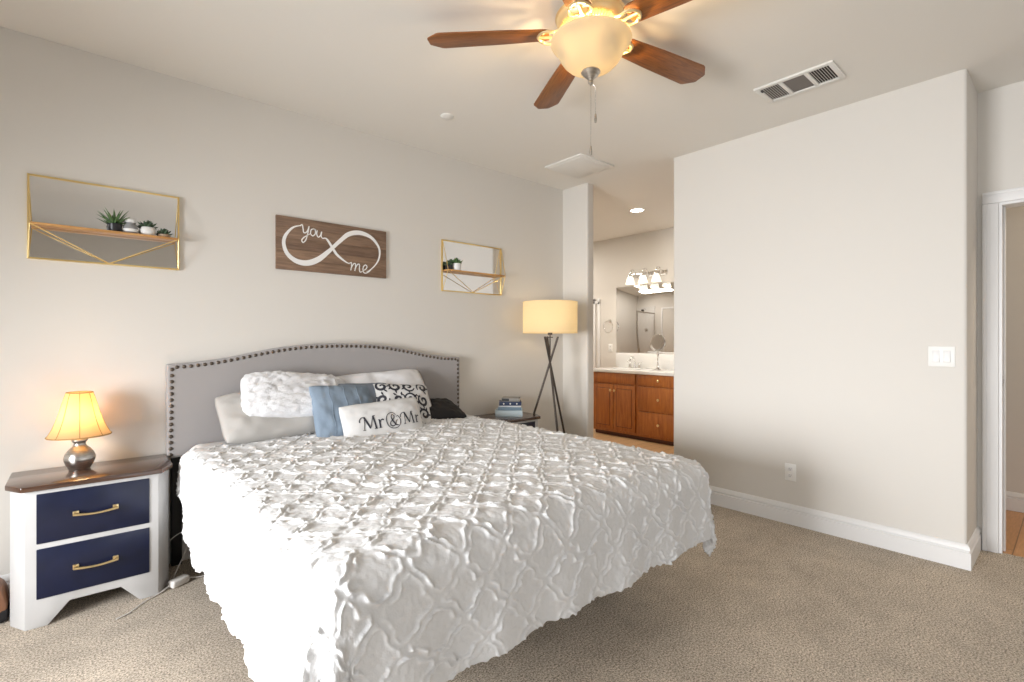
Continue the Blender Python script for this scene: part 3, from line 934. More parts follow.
# lettered pillow
LW, LH = 0.53, 0.27
r, f, _ = pillow('lumbar_pillow', 'small oblong white pillow with black Mr and Mr lettering', 'pillow', (1.405, 2.805, 0.752), 24, 3, -3, LW, LH, 0.12, M_canvas, G, seed=6, pinch=0.05)
mp_ = on_f(f, LW, LH, 0.0025)
def let(b, strokes, ox, oy, sc):
    for st in strokes:
        b.ribbon([(ox + x * sc, oy + y * sc, wd * sc) for x, y, wd in st], mp_, 8)
SM = [[(-0.30, 0.62, .10), (-0.27, 0.82, .07), (-0.08, 0.98, .06), (0.10, 1.0, .05)], [(0.12, 1.0, .06), (0.07, 0.5, .06), (0.0, 0.0, .06)], [(0.10, 1.0, .15), (0.29, 0.52, .16), (0.47, 0.06, .10)],
      [(0.47, 0.06, .06), (0.64, 0.52, .06), (0.82, 1.0, .06)], [(0.82, 1.0, .14), (0.88, 0.5, .14), (0.93, 0.0, .14)], [(-0.11, 0.0, .05), (0.0, 0.0, .06), (0.11, 0.0, .05)], [(0.78, 0.0, .05), (0.93, 0.0, .06), (1.07, 0.0, .05)], [(0.8, 1.0, .05), (1.0, 1.0, .05)]]
SR = [[(0.0, 0.62, .13), (0.0, 0.3, .13), (0.0, 0.0, .13)], [(-0.11, 0.0, .05), (0.13, 0.0, .05)], [(-0.11, 0.62, .05), (0.03, 0.62, .05)], [(0.03, 0.36, .05), (0.13, 0.56, .07), (0.26, 0.60, .11), (0.33, 0.53, .12)]]
SA = [[(0.70, 0.02, .07), (0.50, 0.10, .11), (0.27, 0.48, .13), (0.20, 0.78, .08), (0.33, 0.96, .06), (0.46, 0.80, .08), (0.36, 0.58, .07), (0.08, 0.36, .08), (0.03, 0.13, .10), (0.22, 0.0, .08), (0.44, 0.10, .06), (0.58, 0.38, .06), (0.70, 0.47, .07)],
      [(0.66, 0.88, .03), (0.35, 1.14, .06), (-0.10, 0.98, .05), (-0.28, 0.50, .08), (-0.10, -0.02, .06), (0.35, -0.20, .06), (0.80, -0.02, .05), (0.95, 0.45, .08), (0.80, 0.80, .05), (0.62, 0.72, .03)]]
b = B(); sc = 0.078
let(b, SM, -0.150, -0.045, sc); let(b, SR, -0.052, -0.045, sc); let(b, SA, 0.012, -0.048, sc * 0.95); let(b, SM, 0.110, -0.045, sc * 0.92); let(b, SR, 0.202, -0.045, sc * 0.92)
b.done('lettering', M_ink, r)
r, f, _ = pillow('pillow', 'black pillow lying flat at the right end of the pillow pile', 'pillow', (1.955, 3.10, 0.738), 74, 0, -6, 0.40, 0.32, 0.13, M_black_fabric, G, seed=7, wrinkle=0.010)

# ------------------------------------------------------------------ nightstands
def nightstand(label, loc):
    t = thing('nightstand', label, 'nightstand', loc, 0, 'matching nightstands beside the bed')
    F = -0.365
    b = B()
    b.prism([(-0.235, 0.0), (-0.163, 0.0), (-0.09, 0.085), (0.09, 0.085), (0.163, 0.0), (0.235, 0.0), (0.235, 0.598), (-0.235, 0.598)], F, F + 0.02, 'y', bev=0.002)
    for s in (-1, 1):
        b.prism([(s * 0.235, F), (s * 0.287, -0.27), (s * 0.267, -0.262), (s * 0.222, F + 0.02)], 0.0, 0.598, 'z', bev=0.0025)
        b.box(min(s * 0.287, s * 0.267), max(s * 0.287, s * 0.267), -0.27, 0.0, 0.0, 0.598, 0.0025)
    b.box(-0.267, 0.267, -0.02, 0.0, 0.05, 0.598)
    b.box(-0.225, 0.225, -0.34, -0.02, 0.088, 0.105)
    b.done('carcass', M_white_paint, t)
    b = B()
    b.prism([(-0.302, 0.0), (-0.302, -0.285), (-0.247, -0.386), (0.247, -0.386), (0.302, -0.285), (0.302, 0.0)], 0.598, 0.621, 'z', bev=0.004)
    b.done('top', M_walnut, t)
    for z0, z1 in ((0.363, 0.580), (0.123, 0.340)):
        b = B(); b.box(-0.199, 0.199, F - 0.006, F + 0.01, z0, z1, 0.003); d = b.done('drawer', M_navy, t)
        zc = (z0 + z1) / 2
        b = B()
        for s in (-1, 1):
            b.box(s * 0.070 - 0.011, s * 0.070 + 0.011, F - 0.013, F - 0.004, zc - 0.011, zc + 0.011, 0.003)
            b.tube([(s * 0.068, F - 0.012, zc), (s * 0.066, F - 0.028, zc)], 0.005, 8)
        n = 12
        b.tube([(-0.078 + 0.156 * k / n, F - 0.029 - 0.004 * math.sin(PI * k / n), zc - 0.007 * math.sin(PI * k / n)) for k in range(n + 1)], [0.0065 - 0.002 * math.sin(PI * k / n) for k in range(n + 1)], 10)
        b.done('handle', M_brass, d)
    return t


ns = nightstand('white and navy nightstand under the small table lamp', (0.060, 3.345, 0))
copy_thing(ns, (2.655, 3.345, 0), 'white and navy nightstand under the stack of books')

# table lamp
TL = (0.003, 3.225, 0.6215)
t = thing('table_lamp', 'small lit table lamp with bell shade and silver vase base', 'lamp', TL)
b = B(); b.lathe([(0.0, 0.0), (0.041, 0.0), (0.043, 0.006), (0.052, 0.022), (0.060, 0.045), (0.061, 0.058), (0.055, 0.078), (0.042, 0.097), (0.029, 0.110), (0.023, 0.122), (0.025, 0.130), (0.031, 0.137), (0.032, 0.143), (0.024, 0.150), (0.012, 0.153), (0.0, 0.154)], 40)
b.done('base', M_nickel, t, 60)
b = B(); b.lathe([(0.010, 0.15), (0.017, 0.155), (0.017, 0.195), (0.010, 0.20)], 18); b.done('socket', M_brass, t)
b = B(); b.sphere((0, 0, 0.232), 0.026, 14, (1, 1, 1.3)); b.done('bulb', M_bulb, t)
b = B(); sp = [(0.122, 0.164), (0.115, 0.172), (0.101, 0.200), (0.088, 0.235), (0.076, 0.275), (0.066, 0.315), (0.057, 0.350), (0.050, 0.374)]
b.lathe(sp, 48, cap=False)
sh = b.done('lamp_shade', M_tshade, t, 180)
b = B(); b.tube([(0.122 * math.cos(2 * PI * k / 48), 0.122 * math.sin(2 * PI * k / 48), 0.164) for k in range(48)], 0.0028, 6, True)
b.tube([(0.050 * math.cos(2 * PI * k / 40), 0.050 * math.sin(2 * PI * k / 40), 0.374) for k in range(40)], 0.0028, 6, True)
for k in range(8):
    a = 2 * PI * k / 8 + math.radians(-90)
    b.tube([(r_ * 1.004 * math.cos(a), r_ * 1.004 * math.sin(a), z_) for r_, z_ in sp], 0.0016, 6)
b.done('binding', M_shadetrim, sh)
light('table_lamp_bulb', 'POINT', (TL[0], TL[1], TL[2] + 0.26), 2.7, (1.0, 0.58, 0.22), radius=0.03)

# floor lamp
FL = (3.10, 3.045, 0)
t = thing('floor_lamp', 'tripod floor lamp with a lit cream drum shade', 'lamp', FL)
rt = Vector((0.754, -0.657, 0)); fw = Vector((0.657, 0.754, 0))
for k in range(3):
    a = math.radians(-76 + 120 * k)
    d = rt * math.sin(a) + fw * math.cos(a)
    b = B(); b.tube([d * 0.330 + Vector((0, 0, 0.008)), d * -0.070 + Vector((0, 0, 1.285))], 0.0095, 12)
    lg = b.done('leg', M_bronze, t)
    b = B(); b.sphere(tuple(d * 0.331 + Vector((0, 0, 0.008))), 0.012, 10, (1, 1, 0.66)); b.done('foot', M_black_metal, lg)
b = B()
b.tube([(0, 0, 1.06), (0, 0, 1.44)], 0.006, 10); b.lathe([(0.026, 1.275), (0.026, 1.283)], 24); b.lathe([(0.02, 1.30), (0.02, 1.36)], 16)
b.done('stem', M_bronze, t)
b = B(); b.lathe([(0.238, 1.318), (0.238, 1.585)], 64, cap=False); sh = b.done('lamp_shade', M_fshade, t, 180)
for z in (1.318, 1.585):
    b = B(); b.tube([(0.238 * math.cos(2 * PI * k / 64), 0.238 * math.sin(2 * PI * k / 64), z) for k in range(64)], 0.003, 6, True)
    b.done('shade_rim', M_fshade, sh)
b = B()
for k in range(3):
    a = 2 * PI * k / 3
    b.tube([(0, 0, 1.575), (0.236 * math.cos(a), 0.236 * math.sin(a), 1.58)], 0.0025, 6)
b.tube([(0, 0, 1.44), (0, 0, 1.585)], 0.004, 8)
b.done('spider', M_bronze, t)
b = B(); b.lathe([(0.008, 1.583), (0.010, 1.592), (0.006, 1.60), (0.0, 1.612)], 12); b.done('finial', M_bronze, t)
b = B(); b.sphere((0, 0, 1.45), 0.03, 14, (1, 1, 1.25)); b.done('bulb', M_bulb, t)
light('floor_lamp_bulb', 'POINT', (FL[0], FL[1], 1.46), 9.0, (1.0, 0.74, 0.44), radius=0.03)

# ------------------------------------------------------------------ books on the right nightstand
def book(label, w_, d_, h_, z, dx, dy, rz, cover, spine_mat=None, dots=0):
    t = thing('book', label, 'book', (2.735 + dx, 3.165 + dy, z), rz - 0.82, 'books stacked on the right nightstand')
    b = B()
    b.box(-w_ / 2, w_ / 2, -d_ / 2, d_ / 2, 0, 0.003, 0.0008); b.box(-w_ / 2, w_ / 2, -d_ / 2, d_ / 2, h_ - 0.003, h_, 0.0008)
    b.box(-w_ / 2, w_ / 2, -d_ / 2, -d_ / 2 + 0.004, 0, h_, 0.0012)
    c = b.done('cover', cover, t)
    b = B(); b.box(-w_ / 2 + 0.004, w_ / 2 - 0.004, -d_ / 2 + 0.004, d_ / 2 - 0.004, 0.003, h_ - 0.003); b.done('pages', M_pages, t)
    if dots:
        for k in range(dots):
            x = -w_ / 2 + w_ * (k + 0.7) / (dots + 0.4)
            b = B(); b.sphere((x, -d_ / 2 - 0.0005, h_ / 2), h_ * 0.22, 10, (1, 0.1, 1)); b.done('spine_print', M_pages, c)
    if spine_mat:
        b = B(); b.box(-w_ / 2 + 0.004, -w_ / 2 + w_ * 0.42, -d_ / 2 - 0.0008, -d_ / 2 + 0.001, 0.004, h_ - 0.004); b.done('spine_label', spine_mat, c)
    return t


M_pages = mat('book_pages', (0.78, 0.76, 0.70), 0.9)
bk = [('thick pale blue book at the bottom of the stack', 0.225, 0.17, 0.050, 0, 0, 0.05, (0.58, 0.68, 0.72), None, 0),
      ('muted blue book second from the bottom of the stack', 0.195, 0.16, 0.026, 0.005, 0, 0.10, (0.19, 0.27, 0.34), None, 0),
      ('thin white book in the middle of the stack', 0.19, 0.15, 0.012, 0.01, 0, 0.02, (0.72, 0.73, 0.74), None, 0),
      ('dark navy book with pale dots on its spine', 0.185, 0.15, 0.031, 0.008, 0, 0.12, (0.03, 0.045, 0.10), None, 3),
      ('taupe book with dark spine label on top of the stack', 0.15, 0.12, 0.028, 0.02, 0, 0.0, (0.30, 0.28, 0.25), M_slot, 0)]
z = 0.6215
for lb, w_, d_, h_, dx, dy, rz, c_, sm_, dt in bk:
    book(lb, w_, d_, h_, z, dx, dy, rz, mat('book_cover', c_, 0.5), sm_, dt); z += h_ + 0.0004

# ------------------------------------------------------------------ mirrored wall shelves
def mirror_shelf(label, loc):
    t = thing('mirror_shelf', label, 'wall shelf', loc, 0, 'gold mirror shelves above the bed')
    w_, z0, z1, zs, dp = 0.305, -0.200, 0.205, -0.034, 0.082
    b = B(); b.box(-w_ + 0.003, w_ - 0.003, -0.008, -0.001, z0 + 0.003, z1 - 0.003); b.done('mirror', M_mirror, t)
    b = B()
    for x in (-w_, w_):
        b.box(x - 0.0042, x + 0.0042, -0.017, 0, z0 - 0.0042, z1 + 0.0042, 0.0012)
    for z in (z0, z1):
        b.box(-w_, w_, -0.017, 0, z - 0.0042, z + 0.0042, 0.0012)
    b.done('frame', M_gold, t)
    b = B(); b.box(-w_ + 0.008, w_ - 0.010, -dp, -0.009, zs - 0.011, zs, 0.002); b.done('shelf_board', M_shelfwood, t)
    for x in (-1, 1):
        b = B()
        b.tube([(x * (w_ - 0.008), -dp, zs - 0.008), (0.0, -0.017, z0 + 0.002)], 0.0028, 8)
        b.tube([(x * (w_ - 0.008), -dp, zs), (x * w_, -0.015, z1)], 0.0026, 8)
        b.tube([(x * (w_ - 0.008), -dp, zs - 0.008), (x * w_, -0.015, z0)], 0.0026, 8)
        b.done('wire_brace', M_gold, t)
    return t


SL = (0.120, W1Y, 1.852); SR_ = (2.497, W1Y, 1.852)
ms = mirror_shelf('gold framed mirror shelf with four small plants, above the lamp nightstand', SL)
copy_thing(ms, SR_, 'gold framed mirror shelf with white potted succulent, nearest the floor lamp')


def leaf(b, base, direction, length, width, curl=0.25, up=Vector((0, 0, 1)), thick=0.3):
    d = Vector(direction).normalized(); side = d.cross(up)
    side = side.normalized() if side.length > 1e-4 else Vector((1, 0, 0))
    n = 6; rows = []
    nrm = side.cross(d)
    for i in range(n + 1):
        q = i / n; wd = width * (math.sin(PI * min(1, 0.18 + 0.82 * q)) if i < n else 0.02)
        c = Vector(base) + d * length * q + nrm * (curl * length * q * q)
        rows.append([c - side * wd / 2 + nrm * wd * thick * 0.5, c - nrm * wd * thick * 0.4, c + side * wd / 2 + nrm * wd * thick * 0.5])
    vs = [v for r_ in rows for v in r_]
    fs = []
    for i in range(n):
        k = i * 3
        fs += [(k, k + 1, k + 4, k + 3), (k + 1, k + 2, k + 5, k + 4)]
        fs += [(k + 2, k, k + 3, k + 5)]
    b.poly(vs, fs)


def plant(name, label, cat, loc, pot, potmat, kind, grp=None, leafm=None, sc=1.0):
    t = thing(name, label, cat, loc, 0, grp)
    b = B(); b.lathe([(r_ * sc, z_ * sc) for r_, z_ in pot], 24); b.done('pot', potmat, t)
    top = pot[-1][1] * sc
    b = B(); b.lathe([(0.0, top * 0.9), (pot[-1][0] * sc * 0.8, top * 0.9)], 16, cap=False); b.done('soil', M_soil, t)
    b = B(); rr = random.Random(len(label))
    if kind == 'aloe':
        for k in range(20):
            a = k * 2.4; el = 0.45 + 1.0 * (k / 20)
            leaf(b, (0.006 * math.cos(a), 0.006 * math.sin(a), top * 0.9), (math.cos(a) * math.cos(el), math.sin(a) * math.cos(el), math.sin(el)), (0.092 + rr.uniform(-.012, .012)) * sc, 0.012 * sc, -0.12, thick=0.5)
    else:
        for k in range(26):
            a = k * 2.4; el = 0.1 + 1.3 * (k / 26); rad = (1 - k / 26) * 0.016 * sc
            leaf(b, (rad * math.cos(a), rad * math.sin(a), top * 0.9 + 0.018 * sc * (k / 26)), (math.cos(a) * math.cos(el), math.sin(a) * math.cos(el), math.sin(el) + 0.15), (0.040 + rr.uniform(-.008, .008)) * sc * (1 - 0.4 * k / 26), 0.019 * sc, 0.2, thick=0.5)
    b.done('leaves', leafm or M_green, t)
    return t


cup = [(0.026, 0.0), (0.030, 0.004), (0.033, 0.045), (0.031, 0.046)]
bowlp = [(0.022, 0.0), (0.034, 0.012), (0.036, 0.026), (0.031, 0.042), (0.030, 0.043)]
zsf = 1.852 - 0.034 + 0.0005
GP = 'plants on the left mirror shelf'
plant('aloe_plant', 'spiky aloe in a black pot on the mirror shelf', 'plant', (0.142, W1Y - 0.046, zsf), [(0.026, 0), (0.028, 0.003), (0.032, 0.040), (0.030, 0.041)], M_pot_dark, 'aloe', GP, sc=1.0)
# jar terrarium
t = thing('terrarium_jar', 'squat glass jar with white lid, right of the aloe', 'jar', (0.208, W1Y - 0.046, zsf), 0, GP)
b = B(); b.lathe([(0.024, 0), (0.031, 0.007), (0.034, 0.024), (0.028, 0.044), (0.021, 0.050), (0.021, 0.058)], 24); b.done('jar_body', M_pot_clear, t)
b = B(); b.lathe([(0.0235, 0.057), (0.026, 0.060), (0.026, 0.072), (0.022, 0.076), (0, 0.077)], 24); b.done('lid', M_pot_white, t)
b = B(); b.lathe([(0.0315, 0.007), (0.0335, 0.012), (0.0345, 0.017), (0.0345, 0.022)], 24, cap=False); b.done('sand_band', M_pot_white, t)
plant('potted_succulent', 'leafy succulent in a white banded pot, right of the jar', 'plant', (0.282, W1Y - 0.046, zsf), bowlp, M_pot_white, 'succ', GP, M_greendark, 1.0)
plant('potted_succulent', 'smallest succulent in low tan dish at the shelf end', 'plant', (0.355, W1Y - 0.046, zsf), [(0.026, 0), (0.032, 0.006), (0.033, 0.016), (0.031, 0.017)], M_pot_tan, 'succ', GP, M_greendark, 0.85)
GP2 = 'plants on the right mirror shelf'
plant('potted_succulent', 'leafy succulent in white pot on the mirror shelf by the floor lamp', 'plant', (2.305, W1Y - 0.046, zsf), cup, M_pot_white, 'succ', GP2, M_green, 1.2)
plant('potted_succulent', 'small succulent in black pot at the left end of its shelf', 'plant', (2.232, W1Y - 0.046, zsf), [(0.024, 0), (0.030, 0.006), (0.030, 0.036), (0.028, 0.037)], M_pot_dark, 'succ', GP2, M_greendark, 0.95)

# ------------------------------------------------------------------ wooden infinity sign
SX0, SX1, SZ0, SZ1 = 0.9425, 1.701, 1.706, 2.050
t = thing('wall_sign', 'dark wood plank sign with white infinity loop and you me lettering', 'sign', ((SX0 + SX1) / 2, W1Y, (SZ0 + SZ1) / 2))
sw, shh = SX1 - SX0, SZ1 - SZ0
tones = [((0.140, 0.084, 0.053), (0.280, 0.175, 0.112)), ((0.168, 0.101, 0.063), (0.322, 0.203, 0.129)), ((0.119, 0.070, 0.045), (0.238, 0.147, 0.095)), ((0.161, 0.098, 0.064), (0.308, 0.196, 0.126)), ((0.133, 0.080, 0.052), (0.266, 0.168, 0.109))]
b = B()
mats_ = [wood('sign_plank', a, c, 5, (1.2, 14, 14), 0.6) for a, c in tones]
for k in range(5):
    b.mi = k
    b.box(-sw / 2, sw / 2, -0.018, 0.0, -shh / 2 + shh * k / 5 + 0.0006, -shh / 2 + shh * (k + 1) / 5 - 0.0006, 0.0012)
b.done('plank_board', mats_, t)


def sg(p, v):      # picture fractions of the sign -> sign plane, undoing the perspective
    s = p * 3.145 / (3.643 - p * 0.498)
    return (s - 0.5) * sw, (0.5 - v) * shh


b = B()
lev = [0]
def stroke(pts):
    lev[0] += 1
    b.ribbon([(*sg(p, v), wd) for p, v, wd in pts], lambda x, y, d=lev[0]: (x, -0.0188 - 0.00022 * d, y), 8)
stroke([(.225, .135, .005), (.15, .20, .012), (.085, .36, .019), (.068, .52, .022), (.10, .70, .025), (.18, .82, .031), (.28, .84, .037), (.38, .75, .036), (.47, .58, .028), (.51, .49, .024), (.58, .33, .026), (.66, .17, .031), (.76, .11, .031), (.86, .17, .023), (.925, .33, .017), (.94, .48, .014), (.925, .64, .011), (.885, .78, .008), (.84, .875, .006), (.82, .89, .005)])
stroke([(.415, .33, .005), (.45, .32, .010), (.475, .375, .015), (.51, .49, .018), (.55, .61, .018), (.61, .71, .013), (.655, .76, .007), (.675, .745, .006)])
# y
LWT = 0.0075
stroke([(.215, .15, LWT), (.235, .12, LWT), (.243, .19, LWT), (.250, .265, LWT), (.272, .255, LWT), (.288, .20, LWT), (.298, .13, LWT)])
stroke([(.298, .13, LWT), (.287, .26, LWT), (.268, .40, LWT), (.243, .455, LWT), (.232, .41, LWT), (.258, .345, LWT), (.305, .275, .005)])
# o
stroke([(.345, .165, LWT), (.318, .19, LWT), (.311, .265, LWT), (.330, .305, LWT), (.352, .265, LWT), (.355, .195, LWT), (.340, .165, LWT), (.362, .185, .005)])
# u
stroke([(.372, .185, LWT), (.367, .26, LWT), (.380, .315, LWT), (.400, .28, LWT), (.412, .20, LWT)])
stroke([(.412, .20, LWT), (.407, .29, LWT), (.424, .33, .006), (.44, .315, .005)])
# m
stroke([(.672, .75, LWT), (.682, .745, LWT), (.682, .82, LWT), (.676, .90, LWT)])
stroke([(.678, .86, LWT), (.700, .765, LWT), (.718, .755, LWT), (.718, .83, LWT), (.712, .905, LWT)])
stroke([(.714, .865, LWT), (.736, .77, LWT), (.755, .765, LWT), (.754, .85, LWT), (.760, .915, LWT), (.782, .90, .005)])
# e
stroke([(.785, .885, .006), (.812, .845, LWT), (.823, .79, LWT), (.808, .76, LWT), (.789, .81, LWT), (.788, .895, LWT), (.806, .93, LWT), (.84, .895, .006), (.86, .84, .006)])
for f_ in b.bm.faces:
    f_.normal_update()
    if f_.normal.y > 0:
        f_.normal_flip()
b.done('lettering', M_letters, t)

# ------------------------------------------------------------------ cords and bag
t = thing('power_adapter', 'white plug adapter and cord on the carpet between nightstand and bed', 'charger', (0.385, 3.03, 0))
b = B(); b.box(-0.045, 0.045, -0.024, 0.024, 0.001, 0.038, 0.010, 3, M=Matrix.Rotation(0.5, 4, 'Z')); ab = b.done('adapter_body', M_cord, t)
b = B()
b.tube(smooth_path([(-0.04, -0.02, 0.018), (-0.09, -0.055, 0.006), (-0.15, -0.10, 0.005), (-0.21, -0.17, 0.005), (-0.26, -0.20, 0.005)], 8), 0.0028, 7)
b.tube(smooth_path([(0.04, 0.02, 0.018), (0.10, 0.02, 0.006), (0.18, 0.03, 0.005), (0.28, 0.02, 0.005)], 8), 0.0028, 7)
b.tube(smooth_path([(-0.02, 0.03, 0.02), (0.0, 0.10, 0.03), (0.06, 0.16, 0.14), (0.05, 0.20, 0.20), (-0.015, 0.22, 0.16), (-0.04, 0.25, 0.06), (-0.02, 0.27, 0.3)], 8), 0.0028, 7)
b.done('cord', M_cord, t)

t = thing('bag', 'brown and black bag beside the nightstand, at the picture edge', 'bag', (-0.305, 3.20, 0), 0.0)
b = B(); b.prism([(-0.13, 0.0), (0.062, 0.0), (0.066, 0.08), (0.050, 0.15), (0.02, 0.175), (-0.10, 0.175), (-0.125, 0.15)], -0.075, 0.075, 'y', bev=0.02)
bb = b.done('bag_body', M_leather, t)
b = B(); b.prism([(-0.134, -0.0), (0.066, -0.0), (0.070, 0.06), (-0.136, 0.06)], -0.079, 0.079, 'y', bev=0.018); b.done('base_panel', M_black_fabric, t)
b = B(); b.tube(smooth_path([(-0.10, -0.03, 0.165), (-0.08, -0.05, 0.20), (-0.02, -0.05, 0.205), (0.02, -0.04, 0.165)], 8), 0.008, 8); b.done('handle', M_leather, t)

# ------------------------------------------------------------------ bathroom
VX = 5.30
t = thing('bathroom_vanity', 'cherry wood bathroom vanity cabinet with doors and three drawers', 'vanity', (VX, 3.70, 0))
y0, y1 = 3.02 - 3.70, 4.375 - 3.70
b = B(); b.box(0.018, BX - VX - 0.004, y0, y1, 0.09, 0.83); b.box(0.0, 0.02, y0, y1, 0.05, 0.83, 0.002); b.done('carcass', M_cherry, t)
b = B(); b.box(0.03, BX - VX - 0.004, y0 + 0.01, y1 - 0.01, 0.0, 0.09); b.done('toe_kick', M_cherry_dark, t)


def raised_panel(nm, ya, yb, za, zb, raised=True):
    b = B(); b.box(-0.019, 0.0, ya, yb, za, zb, 0.003)
    o = b.done(nm, M_cherry, t)
    if raised:
        b = B(); q = 0.055
        b.prism([(ya + q, za + q), (yb - q, za + q), (yb - q, zb - q), (ya + q, zb - q)], -0.0245, -0.015, 'x', bev=0.004)
        b.done('raised_panel', M_cherry, o)
        b = B(); g = q - 0.008
        for (a_, b_, c_, d_) in ((ya + g, yb - g, za + g, za + g + 0.006), (ya + g, yb - g, zb - g - 0.006, zb - g), (ya + g, ya + g + 0.006, za + g, zb - g), (yb - g - 0.006, yb - g, za + g, zb - g)):
            b.box(-0.0195, -0.017, a_, b_, c_, d_)
        b.done('panel_groove', M_cherry_dark, o)
    return o


def knob(par, y, z):
    b = B(); b.lathe([(0.006, 0.0), (0.006, 0.012), (0.015, 0.018), (0.017, 0.025), (0.012, 0.031), (0.0, 0.033)], 16, M=Matrix.Translation((-0.019, y, z)) @ Matrix.Rotation(-PI / 2, 4, 'Y'))
    b.done('knob', M_brass, par)


raised_panel('false_front', 3.69 - 3.70, 4.35 - 3.70, 0.695, 0.825, False)
d1 = raised_panel('door', 4.035 - 3.70, 4.35 - 3.70, 0.085, 0.675); knob(d1, 4.062 - 3.70, 0.60)
d2 = raised_panel('door', 3.69 - 3.70, 4.025 - 3.70, 0.085, 0.675); knob(d2, 3.998 - 3.70, 0.60)
for za, zb in ((0.695, 0.825), (0.385, 0.675), (0.085, 0.365)):
    d = raised_panel('drawer', 3.05 - 3.70, 3.645 - 3.70, za, zb, False); knob(d, 3.349 - 3.70, (za + zb) / 2)

t = thing('vanity_counter', 'white bathroom counter with tall backsplash', 'counter', (VX, 3.70, 0.83))
b = B(); b.box(-0.03, BX - VX - 0.004, y0 - 0.02, y1 + 0.015, 0.001, 0.042, 0.006, 3); b.done('countertop', M_counter, t)
b = B(); b.box(BX - VX - 0.024, BX - VX - 0.004, y0 - 0.02, y1 + 0.04, 0.042, 0.245, 0.003); b.done('backsplash', M_counter, t)
b = B(); b.lathe([(0.17, 0.0425), (0.182, 0.046), (0.175, 0.049), (0.16, 0.047), (0.12, 0.0435)], 36, M=Matrix.Translation((0.27, 0.33, 0)) @ Matrix.Diagonal((0.8, 1.1, 1, 1)), cap=True); b.done('sink_rim', M_counter, t)

t = thing('faucet', 'chrome two handle faucet on the bathroom counter', 'faucet', (5.775, 4.04, 0.8725))
b = B(); b.box(-0.025, 0.025, -0.09, 0.09, 0, 0.012, 0.004)
b.tube(smooth_path([(0, 0, 0.01), (0, 0, 0.10), (-0.03, 0, 0.15), (-0.09, 0, 0.14), (-0.115, 0, 0.09)], 8), [0.012] * 33, 10); b.done('spout', M_chrome, t)
for y in (-0.075, 0.075):
    b = B(); b.lathe([(0.02, 0.01), (0.016, 0.04), (0.012, 0.06), (0.018, 0.075), (0.0, 0.085)], 16, M=Matrix.Translation((0, y, 0)))
    b.tube([(0, y, 0.072), (0, y * 1.65, 0.088)], 0.007, 8); b.done('handle', M_chrome, t)

t = thing('makeup_mirror', 'round chrome makeup mirror on a stand on the counter', 'mirror', (5.60, 3.565, 0.8725), 1.1)
b = B(); b.lathe([(0.085, 0), (0.085, 0.006), (0.06, 0.016), (0.02, 0.024), (0.012, 0.04), (0.017, 0.06), (0.010, 0.075), (0.010, 0.17), (0.018, 0.185), (0.010, 0.20), (0.008, 0.245)], 28); b.done('stand', M_chrome, t)
Mx = Matrix.Translation((0, 0, 0.355)) @ Matrix.Rotation(math.radians(78), 4, 'Y')
b = B(); b.lathe([(0.092, -0.008), (0.106, -0.006), (0.109, 0.0), (0.106, 0.006), (0.092, 0.008)], 40, M=Mx, cap=False); b.done('rim', M_chrome, t)
b = B(); b.lathe([(0.0, -0.004), (0.098, -0.004), (0.098, 0.004), (0.0, 0.004)], 40, M=Mx, cap=False); b.done('glass', M_mirror, t)
b = B(); b.tube([(0.0, 0.115 * math.sin(a), 0.355 - 0.115 * math.cos(a)) for a in np.linspace(-PI / 2, PI / 2, 16)], 0.005, 8); b.done('yoke', M_chrome, t)

t = thing('wall_mirror', 'large frameless bathroom mirror above the vanity backsplash', 'mirror', (BX, 3.70, 1.08))
b = B(); b.box(-0.006, -0.001, -0.70, 0.715, 0.0, 0.94, 0.001); b.done('mirror_glass', M_mirror, t)
b = B(); b.box(-0.009, 0.0, -0.70, 0.715, -0.008, 0.003, 0.001); b.done('bottom_channel', M_chrome, t)

t = thing('vanity_light', 'chrome vanity light with three glowing bell shades above the mirror', 'wall light', (BX, 3.88, 2.16))
b = B(); b.box(-0.022, 0, -0.30, 0.30, -0.035, 0.035, 0.008); b.done('back_plate', M_chrome, t)
for y in (-0.205, 0.0, 0.205):
    b = B(); b.tube(smooth_path([(-0.02, y, 0.0), (-0.05, y, 0.055), (-0.095, y, 0.075), (-0.13, y, 0.04), (-0.135, y, 0.0)], 8), 0.007, 10)
    b.lathe([(0.012, 0.0), (0.03, -0.008), (0.032, -0.025)], 20, M=Matrix.Translation((-0.135, y, 0)))
    a_ = b.done('arm', M_chrome, t)
    b = B(); b.lathe([(0.026, -0.022), (0.036, -0.035), (0.048, -0.060), (0.056, -0.095), (0.066, -0.125), (0.063, -0.127)], 28, M=Matrix.Translation((-0.135, y, 0)), cap=False); b.done('shade', M_opal, a_, 180)
    b = B(); b.sphere((-0.135, y, -0.09), 0.028, 12); b.done('bulb', M_bulb, a_)
light('vanity_lamp', 'AREA', (BX - 0.16, 3.88, 1.99), 7, (1, 0.93, 0.82), 0.1, 0.55)

t = thing('towel_ring', 'empty chrome towel ring on bathroom wall left of the mirror', 'towel ring', (BX, 4.53, 1.54))
b = B(); b.lathe([(0.025, 0), (0.025, 0.008), (0.010, 0.02), (0.010, 0.05)], 18, M=Matrix.Rotation(-PI / 2, 4, 'Y')); b.done('mount', M_chrome, t)
b = B(); b.tube([(-0.05, 0.085 * math.sin(2 * PI * k / 36), -0.085 + 0.085 * math.cos(2 * PI * k / 36)) for k in range(36)], 0.005, 8, True); b.done('ring', M_chrome, t)
outlet('white outlet on bathroom wall below the towel ring', (BX, 4.525, 1.145))

